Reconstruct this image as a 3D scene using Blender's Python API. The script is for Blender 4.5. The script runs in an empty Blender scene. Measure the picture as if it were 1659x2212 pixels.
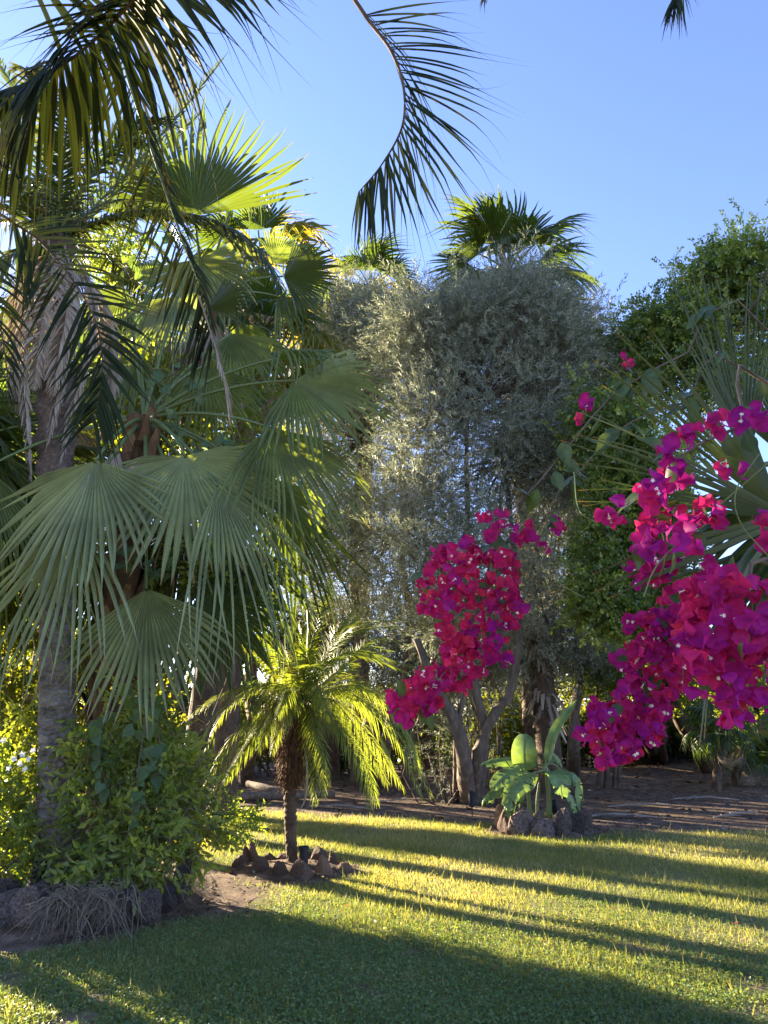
import bpy, bmesh, math, random
import numpy as np
from mathutils import Vector, Matrix, noise

random.seed(7)
R = np.random.default_rng(11)
SC = bpy.context.scene
COL = SC.collection
rad = math.radians

# ------------------------------------------------------------------ camera
PITCH, FPX, CAMH = rad(15.2), 1671.0, 1.6
cam_data = bpy.data.cameras.new("camera")
cam = bpy.data.objects.new("camera", cam_data)
COL.objects.link(cam)
cam.location = (0, 0, CAMH)
cam.rotation_euler = (math.pi / 2 + PITCH, 0, 0)
cam_data.sensor_fit = 'VERTICAL'
cam_data.angle_y = 2 * math.atan(1106 / FPX)
cam_data.clip_start, cam_data.clip_end = 0.05, 2000
SC.camera = cam

# ------------------------------------------------------------------ sky, sun
SUN_AZ, SUN_EL = -47.5, 13.0           # degrees, azimuth from +Y towards +X
world = bpy.data.worlds.new("World")
SC.world = world
world.use_nodes = True
wn, wl = world.node_tree.nodes, world.node_tree.links
bg = wn["Background"]
sky = wn.new("ShaderNodeTexSky")
sky.sky_type = 'NISHITA'
sky.sun_disc = False
sky.sun_elevation = rad(SUN_EL)
sky.sun_rotation = rad(SUN_AZ)
sky.air_density, sky.dust_density, sky.ozone_density = 1.0, 0.3, 2.0
tint = wn.new("ShaderNodeMix"); tint.data_type = 'RGBA'; tint.blend_type = 'MULTIPLY'
tint.inputs[0].default_value = 1.0; tint.inputs[7].default_value = (0.83, 0.79, 1.08, 1)
wl.new(sky.outputs[0], tint.inputs[6]); wl.new(tint.outputs[2], bg.inputs[0])
bg.inputs[1].default_value = 0.066
sun_data = bpy.data.lights.new("sun", 'SUN')
sun_data.energy, sun_data.angle, sun_data.color = 5.0, rad(0.6), (1.0, 0.83, 0.58)
sun = bpy.data.objects.new("sun", sun_data)
COL.objects.link(sun)
sd = Vector((math.sin(rad(SUN_AZ)) * math.cos(rad(SUN_EL)), math.cos(rad(SUN_AZ)) * math.cos(rad(SUN_EL)), math.sin(rad(SUN_EL))))
sun.rotation_euler = sd.to_track_quat('Z', 'Y').to_euler()
sun.location = sd * 60
SC.view_settings.view_transform = 'Standard'
SC.view_settings.look = 'None'
SC.view_settings.exposure = 3.08
SC.view_settings.gamma = 1.0
SC.view_settings.use_curve_mapping = False
SC.render.engine = 'CYCLES'
SC.cycles.max_bounces = 8
SC.cycles.diffuse_bounces = 6
SC.cycles.glossy_bounces = 2
SC.cycles.transmission_bounces = 4
SC.cycles.use_denoising = True
SC.cycles.sample_clamp_indirect = 6.0

# ------------------------------------------------------------------ helpers: places
def A(*v): return np.array(v, float)
def P(px, py, y):
    """world point seen at photo pixel (1659 x 2212) at forward distance y"""
    xc, yc = (px - 829.5) / FPX, (1106 - py) / FPX
    k = y / (math.cos(PITCH) - yc * math.sin(PITCH))
    return A(xc * k, y, CAMH + (math.sin(PITCH) + yc * math.cos(PITCH)) * k)
def G(px, py, z=0.0):
    xc, yc = (px - 829.5) / FPX, (1106 - py) / FPX
    d = (xc, math.cos(PITCH) - yc * math.sin(PITCH), math.sin(PITCH) + yc * math.cos(PITCH))
    t = (z - CAMH) / d[2]
    return A(d[0] * t, d[1] * t, z)
def nz(v):
    v = np.asarray(v, float)
    return v / np.maximum(np.linalg.norm(v, axis=-1, keepdims=True), 1e-9)
def curve(pts, n):
    """Catmull-Rom through pts, n samples"""
    p = np.array(pts, float)
    if len(p) == 2:
        t = np.linspace(0, 1, n)[:, None]
        return p[0] * (1 - t) + p[1] * t
    p = np.vstack([2 * p[0] - p[1], p, 2 * p[-1] - p[-2]])
    m = len(p) - 3
    out = []
    for s in np.linspace(0, m - 1e-6, n):
        i = int(s); t = s - i
        a, b, c, d = p[i:i + 4]
        out.append(.5 * ((2 * b) + (-a + c) * t + (2 * a - 5 * b + 4 * c - d) * t * t + (-a + 3 * b - 3 * c + d) * t ** 3))
    return np.array(out)
def bez(a, b, c, n):
    t = np.linspace(0, 1, n)[:, None]
    return (1 - t) ** 2 * a + 2 * t * (1 - t) * b + t * t * c

# ------------------------------------------------------------------ helpers: meshes
ORG = {}
class MB:
    def __init__(s): s.v, s.f, s.r, s.u, s.mi, s.n = [], [], [], [], [], 0
    def add(s, V, F, rnd=.5, u=0., mi=0):
        V = np.asarray(V, float).reshape(-1, 3); F = np.asarray(F, np.int64)
        m = len(V)
        s.v.append(V); s.f.append(F + s.n)
        s.r.append(np.broadcast_to(np.asarray(rnd, float).reshape(-1) if np.ndim(rnd) else np.array([rnd], float), (m,)) if np.size(rnd) in (1, m) else np.full(m, .5))
        s.u.append(np.broadcast_to(np.asarray(u, float).reshape(-1), (m,)) if np.size(u) in (1, m) else np.zeros(m))
        s.mi.append(np.full(len(F), mi, np.int32)); s.n += m
    def mesh(s, name, mats, origin=(0, 0, 0), smooth=False):
        me = bpy.data.meshes.new(name)
        V = np.concatenate(s.v) - np.asarray(origin, float)
        me.vertices.add(len(V)); me.vertices.foreach_set("co", V.astype(np.float32).ravel())
        tot = np.concatenate([np.full(len(f), f.shape[1], np.int64) for f in s.f])
        lp = np.concatenate([f.ravel() for f in s.f])
        me.loops.add(len(lp)); me.loops.foreach_set("vertex_index", lp.astype(np.int32))
        me.polygons.add(len(tot))
        me.polygons.foreach_set("loop_start", (np.cumsum(tot) - tot).astype(np.int32))
        me.polygons.foreach_set("material_index", np.concatenate(s.mi))
        me.polygons.foreach_set("use_smooth", np.full(len(tot), smooth))
        for nm, arr in (("rnd", s.r), ("u", s.u)):
            at = me.attributes.new(nm, 'FLOAT', 'POINT')
            at.data.foreach_set("value", np.concatenate(arr).astype(np.float32))
        for m in (mats if isinstance(mats, (list, tuple)) else [mats]): me.materials.append(m)
        me.update(calc_edges=True)
        return me
    def build(s, name, mats, parent=None, smooth=False, **kw):
        o = bpy.data.objects.new(name, s.mesh(name, mats, ORG.get(parent.name, (0, 0, 0)) if parent else (0, 0, 0), smooth))
        COL.objects.link(o)
        if parent: o.parent = parent; ORG[o.name] = ORG.get(parent.name, (0, 0, 0))
        for k, v in kw.items(): o[k] = v
        return o
def thing(name, label, cat, loc=(0, 0, 0), group=None):
    o = bpy.data.objects.new(name, None); COL.objects.link(o)
    o.empty_display_size = .1
    o.location = tuple(float(c) for c in loc); ORG[o.name] = np.asarray(loc, float)
    o['label'] = label; o['category'] = cat
    if group: o['group'] = group
    return o
def tag(o, label, cat=None, group=None, kind=None):
    o['label'] = label
    if cat: o['category'] = cat
    if group: o['group'] = group
    if kind: o['kind'] = kind
    return o
def inst(name, me, parent, loc, X, Z, s=1.0):
    """object sharing mesh me, local X -> X, Z -> Z, placed in the world at loc under parent"""
    X = nz(X); Y = nz(np.cross(Z, X)); Z = np.cross(X, Y)
    o = bpy.data.objects.new(name, me); COL.objects.link(o)
    lo = np.asarray(loc, float) - np.asarray(ORG.get(parent.name, (0, 0, 0)))
    s = (s, s, s) if np.isscalar(s) else s
    m = Matrix(((X[0] * s[0], Y[0] * s[1], Z[0] * s[2], lo[0]), (X[1] * s[0], Y[1] * s[1], Z[1] * s[2], lo[1]), (X[2] * s[0], Y[2] * s[1], Z[2] * s[2], lo[2]), (0, 0, 0, 1)))
    o.parent = parent; o.matrix_basis = m
    return o
def strip_faces(k, n, w):
    """k grids of n stations x w verts -> quads"""
    a = np.arange(k)[:, None, None] * (n * w) + np.arange(n - 1)[None, :, None] * w + np.arange(w - 1)[None, None, :]
    a = a.reshape(-1)
    return np.stack([a, a + 1, a + 1 + w, a + w], 1)
def ribbons(mb, C, S, Wd, rnd=.5, fold=0., N=None, mi=0):
    """C (k,n,3) centre lines, S (k,n,3) side vectors, Wd (k,n) half widths"""
    k, n, _ = C.shape
    Wd = Wd[..., None]
    if fold:
        if N is None:
            T = np.gradient(C, axis=1); N = nz(np.cross(T, S))
        V = np.stack([C - S * Wd, C - N * Wd * fold, C + S * Wd], 2); w = 3
    else:
        V = np.stack([C - S * Wd, C + S * Wd], 2); w = 2
    rr = np.broadcast_to(np.asarray(rnd, float).reshape(-1, 1, 1) if np.ndim(rnd) else np.full((1, 1, 1), rnd), (k, n, w)).reshape(-1)
    uu = np.broadcast_to(np.linspace(0, 1, n)[None, :, None], (k, n, w)).reshape(-1)
    mb.add(V.reshape(-1, 3), strip_faces(k, n, w), rr, uu, mi)
def tube(mb, path, rads, sides=8, rnd=.5, wob=0., mi=0, cap=True):
    C = np.asarray(path, float); n = len(C)
    rads = np.broadcast_to(np.asarray(rads, float), (n,)) if np.size(rads) in (1, n) else np.interp(np.linspace(0, 1, n), np.linspace(0, 1, len(rads)), rads)
    T = nz(np.gradient(C, axis=0))
    ref = A(0, 0, 1) if abs(T[:, 2].mean()) < .9 else A(1, 0, 0)
    U = nz(np.cross(T, ref)); Vv = np.cross(T, U)
    th = np.linspace(0, 2 * math.pi, sides, endpoint=False)
    rr = rads[:, None] * (1 + wob * R.normal(size=(n, sides)))
    V = C[:, None, :] + rr[..., None] * (np.cos(th)[None, :, None] * U[:, None, :] + np.sin(th)[None, :, None] * Vv[:, None, :])
    i = np.arange(n - 1)[:, None] * sides; j = np.arange(sides)[None, :]; j2 = (j + 1) % sides
    F = np.stack([i + j, i + j2, i + sides + j2, i + sides + j], -1).reshape(-1, 4)
    uu = np.repeat(np.linspace(0, 1, n), sides)
    mb.add(V.reshape(-1, 3), F, rnd, uu, mi)
    if cap:
        e = (n - 1) * sides
        mb.add(np.vstack([V[-1], C[-1:]]), [[q, (q + 1) % sides, sides] for q in range(sides)], rnd, 1., mi)

# ------------------------------------------------------------------ helpers: materials
def sock(n, *names):
    for a in names:
        if a in n.inputs: return n.inputs[a]
def ramp(nt, cols, fac):
    r = nt.nodes.new("ShaderNodeValToRGB"); e = r.color_ramp.elements
    while len(e) < len(cols): e.new(.5)
    for el, (p, c) in zip(e, cols): el.position = p; el.color = (*c, 1)
    nt.links.new(fac, r.inputs[0]); return r.outputs[0]
def attr(nt, nm):
    a = nt.nodes.new("ShaderNodeAttribute"); a.attribute_name = nm; return a.outputs['Fac']
def mixc(nt, f, a, b, mode='MIX'):
    m = nt.nodes.new("ShaderNodeMix"); m.data_type = 'RGBA'; m.blend_type = mode
    for s, v in ((m.inputs[0], f), (m.inputs[6], a), (m.inputs[7], b)):
        if hasattr(v, 'node'): nt.links.new(v, s)
        else: s.default_value = v if not isinstance(v, tuple) else (*v, 1)
    return m.outputs[2]
def mat(name):
    m = bpy.data.materials.new(name); m.use_nodes = True
    nt = m.node_tree; nt.nodes.clear()
    out = nt.nodes.new("ShaderNodeOutputMaterial")
    return m, nt, out
def leaf_mat(name, cols, transl=.45, tint=(2.0, 1.7, .5), rough=.5, spec=.35, tip=None, nscale=None, vein=0.):
    m, nt, out = mat(name)
    c = ramp(nt, cols, attr(nt, "rnd"))
    if nscale:
        tc = nt.nodes.new("ShaderNodeNewGeometry"); ns = nt.nodes.new("ShaderNodeTexNoise")
        ns.inputs['Scale'].default_value = nscale; ns.inputs['Detail'].default_value = 3
        nt.links.new(tc.outputs['Position'], ns.inputs['Vector'])
        c = mixc(nt, .55, c, ramp(nt, [(.3, (.35, .35, .35)), (.7, (.9, .9, .9))], ns.outputs[0]), 'OVERLAY')
    if tip:
        f = ramp(nt, [(tip[0], (0, 0, 0)), (min(1, tip[0] + tip[2]), (1, 1, 1))], attr(nt, "u"))
        c = mixc(nt, f, c, tip[1])
    p = nt.nodes.new("ShaderNodeBsdfPrincipled")
    nt.links.new(c, p.inputs['Base Color']); p.inputs['Roughness'].default_value = rough
    sock(p, 'Specular IOR Level', 'Specular').default_value = spec
    t = nt.nodes.new("ShaderNodeBsdfTranslucent")
    nt.links.new(mixc(nt, 1.0, c, tint, 'MULTIPLY'), t.inputs[0])
    x = nt.nodes.new("ShaderNodeMixShader"); x.inputs[0].default_value = transl
    nt.links.new(p.outputs[0], x.inputs[1]); nt.links.new(t.outputs[0], x.inputs[2])
    nt.links.new(x.outputs[0], out.inputs[0])
    return m
def rough_mat(name, cols, scale=6., det=6., bump=.5, stretch=(1, 1, 1), rough=.9, vor=0., dist=.02, use_rnd=0.):
    m, nt, out = mat(name)
    g = nt.nodes.new("ShaderNodeTexCoord"); mp = nt.nodes.new("ShaderNodeMapping")
    mp.inputs['Scale'].default_value = stretch
    nt.links.new(g.outputs['Object'], mp.inputs[0])
    ns = nt.nodes.new("ShaderNodeTexNoise"); ns.inputs['Scale'].default_value = scale; ns.inputs['Detail'].default_value = det
    ns.inputs['Roughness'].default_value = .65
    nt.links.new(mp.outputs[0], ns.inputs['Vector'])
    f = ns.outputs[0]
    if use_rnd:
        a = nt.nodes.new("ShaderNodeMath"); a.operation = 'MULTIPLY_ADD'
        nt.links.new(attr(nt, "rnd"), a.inputs[0]); a.inputs[1].default_value = use_rnd
        s2 = nt.nodes.new("ShaderNodeMath"); s2.operation = 'SUBTRACT'; nt.links.new(f, s2.inputs[0]); s2.inputs[1].default_value = use_rnd / 2
        nt.links.new(s2.outputs[0], a.inputs[2]); f = a.outputs[0]
    c = ramp(nt, cols, f)
    if name.endswith('rock'):
        oi = nt.nodes.new("ShaderNodeObjectInfo")
        c = mixc(nt, 1., c, ramp(nt, [(0, (.55, .55, .56)), (.5, (1, .97, .94)), (1, (1.6, 1.45, 1.3))], oi.outputs['Random']), 'MULTIPLY')
    p = nt.nodes.new("ShaderNodeBsdfPrincipled")
    nt.links.new(c, p.inputs['Base Color']); p.inputs['Roughness'].default_value = rough
    sock(p, 'Specular IOR Level', 'Specular').default_value = .2
    h = ns.outputs[0]
    if vor:
        v = nt.nodes.new("ShaderNodeTexVoronoi"); v.inputs['Scale'].default_value = vor
        nt.links.new(mp.outputs[0], v.inputs['Vector'])
        ad = nt.nodes.new("ShaderNodeMath"); ad.operation = 'ADD'
        nt.links.new(h, ad.inputs[0]); nt.links.new(v.outputs[0], ad.inputs[1]); h = ad.outputs[0]
    b = nt.nodes.new("ShaderNodeBump"); b.inputs['Strength'].default_value = bump; b.inputs['Distance'].default_value = dist
    nt.links.new(h, b.inputs['Height']); nt.links.new(b.outputs[0], p.inputs['Normal'])
    nt.links.new(p.outputs[0], out.inputs[0])
    return m

M = {}
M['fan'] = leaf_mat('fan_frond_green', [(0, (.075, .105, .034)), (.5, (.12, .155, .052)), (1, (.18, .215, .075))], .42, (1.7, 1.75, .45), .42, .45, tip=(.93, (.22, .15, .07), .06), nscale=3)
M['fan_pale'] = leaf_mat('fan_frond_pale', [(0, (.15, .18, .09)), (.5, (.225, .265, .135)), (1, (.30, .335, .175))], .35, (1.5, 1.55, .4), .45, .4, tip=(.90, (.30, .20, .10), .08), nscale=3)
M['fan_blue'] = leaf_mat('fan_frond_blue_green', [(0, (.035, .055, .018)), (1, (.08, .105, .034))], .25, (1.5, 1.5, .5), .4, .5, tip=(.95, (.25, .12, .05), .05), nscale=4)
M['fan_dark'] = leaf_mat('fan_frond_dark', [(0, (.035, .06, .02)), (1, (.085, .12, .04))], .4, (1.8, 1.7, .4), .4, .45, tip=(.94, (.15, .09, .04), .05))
M['fan_far'] = leaf_mat('fan_frond_far', [(0, (.04, .075, .03)), (1, (.08, .125, .045))], .5, (2.0, 1.8, .4), .45, .4, tip=(.9, (.2, .15, .07), .1))
M['fan_yellow'] = leaf_mat('fan_frond_sunlit_yellow', [(0, (.10, .13, .03)), (1, (.22, .20, .05))], .55, (1.9, 1.6, .4), .5, .3, tip=(.85, (.3, .2, .08), .1))  # yellow of sunlit fronds is put into the base colour
M['petiole'] = leaf_mat('petiole_green', [(0, (.10, .15, .045)), (1, (.18, .22, .08))], .1, (1, 1, .5), .4, .4)
M['feather'] = leaf_mat('feather_frond', [(0, (.035, .055, .02)), (.6, (.06, .09, .035)), (1, (.10, .11, .045))], .35, (1.7, 1.6, .4), .4, .5, tip=(.85, (.16, .11, .05), .12))
M['feather_pale'] = leaf_mat('feather_frond_pale', [(0, (.08, .115, .07)), (1, (.14, .17, .105))], .35, (1.5, 1.5, .5), .45, .4, tip=(.9, (.22, .17, .1), .1))
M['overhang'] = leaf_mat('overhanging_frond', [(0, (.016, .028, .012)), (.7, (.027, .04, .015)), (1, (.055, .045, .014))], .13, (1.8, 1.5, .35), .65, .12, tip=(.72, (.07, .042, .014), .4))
M['pygmy_rachis'] = leaf_mat('pygmy_rachis', [(0, (.09, .10, .03)), (1, (.12, .13, .04))], .1, (1, 1, .5), .6, .15)
M['dry_frond'] = leaf_mat('dry_frond', [(0, (.24, .19, .145)), (1, (.46, .39, .31))], .2, (1.1, 1., .8), .8, .1)
M['pygmy'] = leaf_mat('pygmy_frond', [(0, (.10, .15, .035)), (1, (.21, .25, .06))], .5, (2.0, 1.85, .5), .4, .45, tip=(.9, (.2, .16, .05), .1))
M['grey_leaf'] = leaf_mat('grey_green_leaf', [(0, (.17, .18, .125)), (.5, (.285, .30, .215)), (1, (.40, .415, .31))], .22, (1.1, 1.15, .85), .55, .3)
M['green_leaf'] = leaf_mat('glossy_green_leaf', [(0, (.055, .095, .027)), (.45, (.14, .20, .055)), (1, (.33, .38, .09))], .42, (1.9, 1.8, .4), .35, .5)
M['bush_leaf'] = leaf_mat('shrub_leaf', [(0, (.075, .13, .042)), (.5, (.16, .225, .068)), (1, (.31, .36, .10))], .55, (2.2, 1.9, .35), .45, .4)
M['lit_leaf'] = leaf_mat('sunlit_yellow_leaf', [(0, (.08, .12, .025)), (1, (.17, .20, .04))], .55, (2.3, 1.9, .3), .5, .3)  # yellow-green of sunlit foliage mixed into the leaf colour
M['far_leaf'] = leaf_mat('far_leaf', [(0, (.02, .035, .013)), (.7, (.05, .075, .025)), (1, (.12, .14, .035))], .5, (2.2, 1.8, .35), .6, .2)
M['vine_leaf'] = leaf_mat('vine_leaf', [(0, (.06, .115, .055)), (1, (.12, .19, .08))], .45, (2., 1.8, .35), .45, .4)
M['grass'] = leaf_mat('grass_blade', [(0, (.11, .155, .045)), (.4, (.21, .225, .08)), (.7, (.35, .32, .14)), (1, (.50, .42, .24))], .5, (1.4, 1.35, .55), .55, .2)
M['clover'] = leaf_mat('clover_leaf', [(0, (.075, .14, .05)), (.6, (.15, .225, .08)), (1, (.23, .29, .11))], .4, (1.8, 1.6, .4), .5, .3)
M['banana'] = leaf_mat('banana_leaf', [(0, (.095, .165, .055)), (1, (.165, .24, .085))], .32, (1.7, 1.6, .5), .38, .45, nscale=8)
M['bract'] = leaf_mat('bougainvillea_bract', [(0, (.25, .013, .27)), (.45, (.36, .015, .185)), (.72, (.46, .02, .12)), (1, (.56, .045, .11))], .45, (1.25, .9, .9), .6, .15, nscale=40)
M['boug_leaf'] = leaf_mat('bougainvillea_leaf', [(0, (.035, .065, .02)), (1, (.08, .12, .035))], .3, (1.7, 1.6, .4), .4, .45, nscale=30)
M['floret'] = leaf_mat('white_floret', [(0, (.75, .72, .6)), (1, (.8, .78, .7))], .2, (1, 1, 1), .6, .2)
M['bark_grey'] = rough_mat('grey_palm_bark', [(.3, (.04, .032, .026)), (.46, (.19, .165, .14)), (.62, (.29, .26, .23)), (.8, (.40, .37, .33))], 6, 10, 1., (1, 1, 1.6), vor=16, dist=.06)
M['bark_brown'] = rough_mat('brown_bark', [(.25, (.035, .025, .018)), (.6, (.12, .085, .06)), (.85, (.22, .17, .125))], 9, 6, .8, (1, 1, .6), dist=.03)
M['bark_pale'] = rough_mat('pale_bark', [(.25, (.06, .048, .036)), (.55, (.16, .125, .095)), (.85, (.30, .25, .195))], 7, 6, .7, (1.5, 1.5, .4), dist=.03)
M['boot'] = rough_mat('leaf_base_boot', [(.25, (.06, .035, .02)), (.6, (.17, .10, .055)), (.85, (.30, .20, .11))], 14, 5, .7, (1, 1, .4), use_rnd=.5)
M['bark_scale'] = rough_mat('scaly_palm_bark', [(.2, (.045, .032, .024)), (.55, (.15, .11, .085)), (.85, (.30, .235, .185))], 16, 5, .8, (1, 1, 1.8), dist=.02)
M['fibre'] = rough_mat('palm_fibre', [(.2, (.05, .025, .012)), (.8, (.19, .10, .05))], 30, 4, .6, (1, 1, .3), use_rnd=.4)
M['twig'] = leaf_mat('dry_twig', [(0, (.10, .08, .06)), (1, (.24, .195, .14))], .1, (1, 1, 1), .9, .1)
M['straw'] = leaf_mat('dry_straw', [(0, (.10, .08, .058)), (1, (.29, .24, .175))], .15, (1.1, 1, .8), .9, .1)
M['rock_dark'] = rough_mat('dark_volcanic_rock', [(.28, (.035, .028, .025)), (.5, (.19, .155, .14)), (.8, (.36, .31, .28))], 9, 8, 1.0, vor=22, dist=.03)
M['rock_red'] = rough_mat('reddish_rock', [(.25, (.10, .065, .048)), (.55, (.26, .18, .14)), (.8, (.40, .31, .25))], 8, 8, 1.0, vor=16, dist=.03)
M['black_plastic'] = rough_mat('dark_plastic', [(0, (.012, .016, .022)), (1, (.03, .035, .045))], 20, 2, .05, rough=.4)
M['iron'] = rough_mat('dark_iron', [(0, (.012, .012, .012)), (1, (.03, .028, .025))], 20, 2, .1, rough=.6)
M['litter'] = leaf_mat('fallen_leaf', [(0, (.07, .045, .03)), (.6, (.17, .115, .07)), (1, (.36, .28, .19))], .15, (1.2, 1, .7), .8, .1)

# ------------------------------------------------------------------ ground
BED = [(-3.35, 8.05, 1.55), (-4.6, 8.3, 1.4)]
PYG = G(632, 1882); BAN = G(1178, 1795)
def fbm(x, y, s, o=0.0):
    out = np.zeros_like(x)
    for i, (a, f) in enumerate(((1, 1), (.5, 2.1), (.25, 4.3))):
        ph = o + i * 1.7
        out += a * (np.sin(x * s * f * 1.3 + ph + 1.7 * np.sin(y * s * f * .7 + ph)) * np.cos(y * s * f * 1.1 - ph * 2 + 1.3 * np.sin(x * s * f * .6 + 2 * ph)))
    return out / 1.4
def hgt(x, y):
    x = np.asarray(x, float); y = np.asarray(y, float)
    h = .02 * fbm(x, y, .45)
    for cx, cy, r in BED:
        h = np.maximum(h, .27 * np.clip(1.35 - np.hypot(x - cx, y - cy) / r * 1.25, 0, 1) ** .7)
    h += .10 * np.clip(1 - np.hypot(x - PYG[0], y - PYG[1]) / .62, 0, 1) ** .5
    h += .16 * np.clip(1 - np.hypot(x - BAN[0], y - BAN[1]) / .62, 0, 1) ** .5
    h += .2 * np.clip((y - 16 - .3 * np.abs(x - 6)) / 8, 0, 1) ** 2 * np.clip((x - 1) / 4, 0, 1)
    h += .25 * np.clip((y - 20) / 10, 0, 1) * (1 + fbm(x, y, .4))
    return h
def lawn(x, y):
    x = np.asarray(x, float); y = np.asarray(y, float)
    yb = np.interp(x, [-8, -4, -2.5, .3, 1.7, 3, 9], [16.5, 16, 15.6, 14.6, 13.7, 12.9, 12.7]) + .35 * fbm(x, y, 1.2, 5.)
    m = np.clip((yb - y) / .8, 0, 1)
    for cx, cy, r in BED: m = np.minimum(m, np.clip((np.hypot(x - cx, y - cy) - r - .35 + .2 * fbm(x, y, 2, 1.)) / .35, 0, 1))
    m = np.minimum(m, np.clip((np.hypot((x + 1.75) / 1.0, (y - 7.9) / .95) - .55 + .25 * fbm(x, y, 2.2, 3.)) / .5, 0, 1))
    m = np.minimum(m, np.clip((np.hypot(x - PYG[0], y - PYG[1]) - .72 + .1 * fbm(x, y, 3.)) / .25, 0, 1))
    m = np.minimum(m, np.clip((np.hypot(x - BAN[0], y - BAN[1] - .1) - .85 + .15 * fbm(x, y, 3.)) / .25, 0, 1))
    bare = fbm(x, y, 1.9, 9.) + .6 * fbm(x, y, 6., 4.) + .35 * np.clip((6.3 - y) / 1.5, 0, 1) * np.clip((.5 - x) / 2, 0, 1)
    m = m * np.clip((.95 + .7 * np.clip((y - 6) / 1.5, 0, 1) - bare) / .4, .1, 1)
    return m
def graded(lo, hi, step, far):
    a = np.arange(lo, hi + 1e-6, step)
    o = []; d = step
    while (o[-1] if o else 0) < far: d *= 1.35; o.append((o[-1] if o else 0) + d)
    o = np.array(o)
    return np.concatenate([lo - o[::-1], a, hi + o])
gx, gy = graded(-10, 12, .12, 300), graded(3.5, 26, .12, 400)
X, Y = np.meshgrid(gx, gy)
mb = MB()
mb.add(np.stack([X, Y, hgt(X, Y)], -1), strip_faces(1, len(gy), len(gx)), lawn(X, Y).ravel())
m, nt, out = mat('soil_and_turf')
geo = nt.nodes.new("ShaderNodeNewGeometry")
def nse(scale, det=5.):
    n = nt.nodes.new("ShaderNodeTexNoise"); n.inputs['Scale'].default_value = scale; n.inputs['Detail'].default_value = det
    nt.links.new(geo.outputs['Position'], n.inputs['Vector']); return n.outputs[0]
soil = ramp(nt, [(.3, (.065, .044, .030)), (.5, (.125, .087, .060)), (.72, (.22, .16, .115))], nse(5, 10))
soil = mixc(nt, .5, soil, ramp(nt, [(.35, (.25, .25, .25)), (.7, (.85, .8, .75))], nse(45, 4)), 'OVERLAY')
turf = ramp(nt, [(.3, (.11, .115, .045)), (.55, (.17, .165, .07)), (.75, (.25, .21, .12))], nse(14, 8))
base = mixc(nt, attr(nt, 'rnd'), soil, turf)
p = nt.nodes.new("ShaderNodeBsdfPrincipled"); p.inputs['Roughness'].default_value = .95
sock(p, 'Specular IOR Level', 'Specular').default_value = .1
nt.links.new(base, p.inputs['Base Color'])
b = nt.nodes.new("ShaderNodeBump"); b.inputs['Strength'].default_value = .5; b.inputs['Distance'].default_value = .012
nt.links.new(nse(28, 8), b.inputs['Height']); nt.links.new(b.outputs[0], p.inputs['Normal'])
nt.links.new(p.outputs[0], out.inputs[0])
ground = mb.build('ground', m, smooth=True)
tag(ground, 'lawn and brown soil of the garden floor', kind='structure')

# ------------------------------------------------------------------ grass, clover, litter
def scatter(n, x0, x1, y0, y1, power=1.5):
    """points in the view wedge, denser near"""
    y = y0 * (y1 / y0) ** (R.random(n) ** power)
    x = R.random(n) * (x1 - x0) + x0
    k = np.abs(x) < y * .58 + .8
    return x[k], y[k]
mb = MB()
x, y = scatter(900000, -5.5, 8.5, 4.2, 16.2, 1.0)
keep = R.random(len(x)) < lawn(x, y) * np.clip(.55 + .5 * fbm(x, y, 1.6, 7.), .25, 1)
x, y = x[keep], y[keep]; k = len(x)
tall = (R.random(k) < .035 + .05 * np.clip(fbm(x, y, 2.3, 4.) - .4, 0, 1)) * R.random(k) * .10
L = (.025 + .045 * R.random(k) + tall) * np.clip(.8 + .04 * (y - 6), .7, 1.1)
B = np.stack([x, y, hgt(x, y) - .005], 1)
az = R.random(k) * 6.283; lean = np.abs(R.normal(0, .45, k))
D = np.stack([np.cos(az) * np.sin(lean), np.sin(az) * np.sin(lean), np.cos(lean)], 1)
D2 = nz(D + np.stack([np.cos(az), np.sin(az), 0 * az], 1) * .5 - A(0, 0, .1))
sa = R.random(k) * 6.283
S = np.stack([np.cos(sa), np.sin(sa), 0 * sa], 1)
wd = (.0020 + .00022 * y)[:, None]
gr = np.clip(.45 + .25 * fbm(x, y, .9, 3.) + R.normal(0, .2, k), 0, 1)
V = np.stack([B - S * wd, B + S * wd, B + D * L[:, None] * .6 + D2 * L[:, None] * .45], 1)
mb.add(V.reshape(-1, 3), np.arange(3 * k).reshape(-1, 3), np.repeat(gr, 3), np.tile(A(0, 0, 1), k))
tag(mb.build('grass', M['grass']), 'short green and straw coloured lawn grass', kind='stuff')

mb = MB()
x, y = scatter(260000, -5, 6, 4.2, 11, 1.25)
dens = np.clip(1.15 - (y - 5.2 + .35 * x) / 3.2 + .45 * fbm(x, y, 1.7, 2.), .02, 1)
keep = R.random(len(x)) < lawn(x, y) ** .8 * dens
x, y = x[keep], y[keep]; k = len(x)
z = hgt(x, y) + .01 + .035 * R.random(k) * np.clip(.7 + .5 * fbm(x, y, 3., 1.), .2, 1.3)
nrm = nz(np.stack([R.normal(0, .45, k), R.normal(0, .45, k), np.ones(k)], 1))
ax = nz(np.cross(nrm, R.normal(size=(k, 3)))); ay = np.cross(nrm, ax)
s = (.006 + .007 * R.random(k))[:, None]
C0 = np.stack([x, y, z], 1)
V = np.stack([C0 - ax * s, C0 - ay * s * .9 + nrm * s * .25, C0 + ax * s, C0 + ay * s * .9 + nrm * s * .25], 1)
rr = np.repeat(np.clip(.45 + .2 * fbm(x, y, 2.1, 6.) + R.normal(0, .18, k), 0, 1), 4)
mb.add(V.reshape(-1, 3), np.arange(4 * k).reshape(-1, 4), rr)
tag(mb.build('clover', M['clover']), 'low broad-leaved green ground cover in the front of the lawn', kind='stuff')

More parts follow.
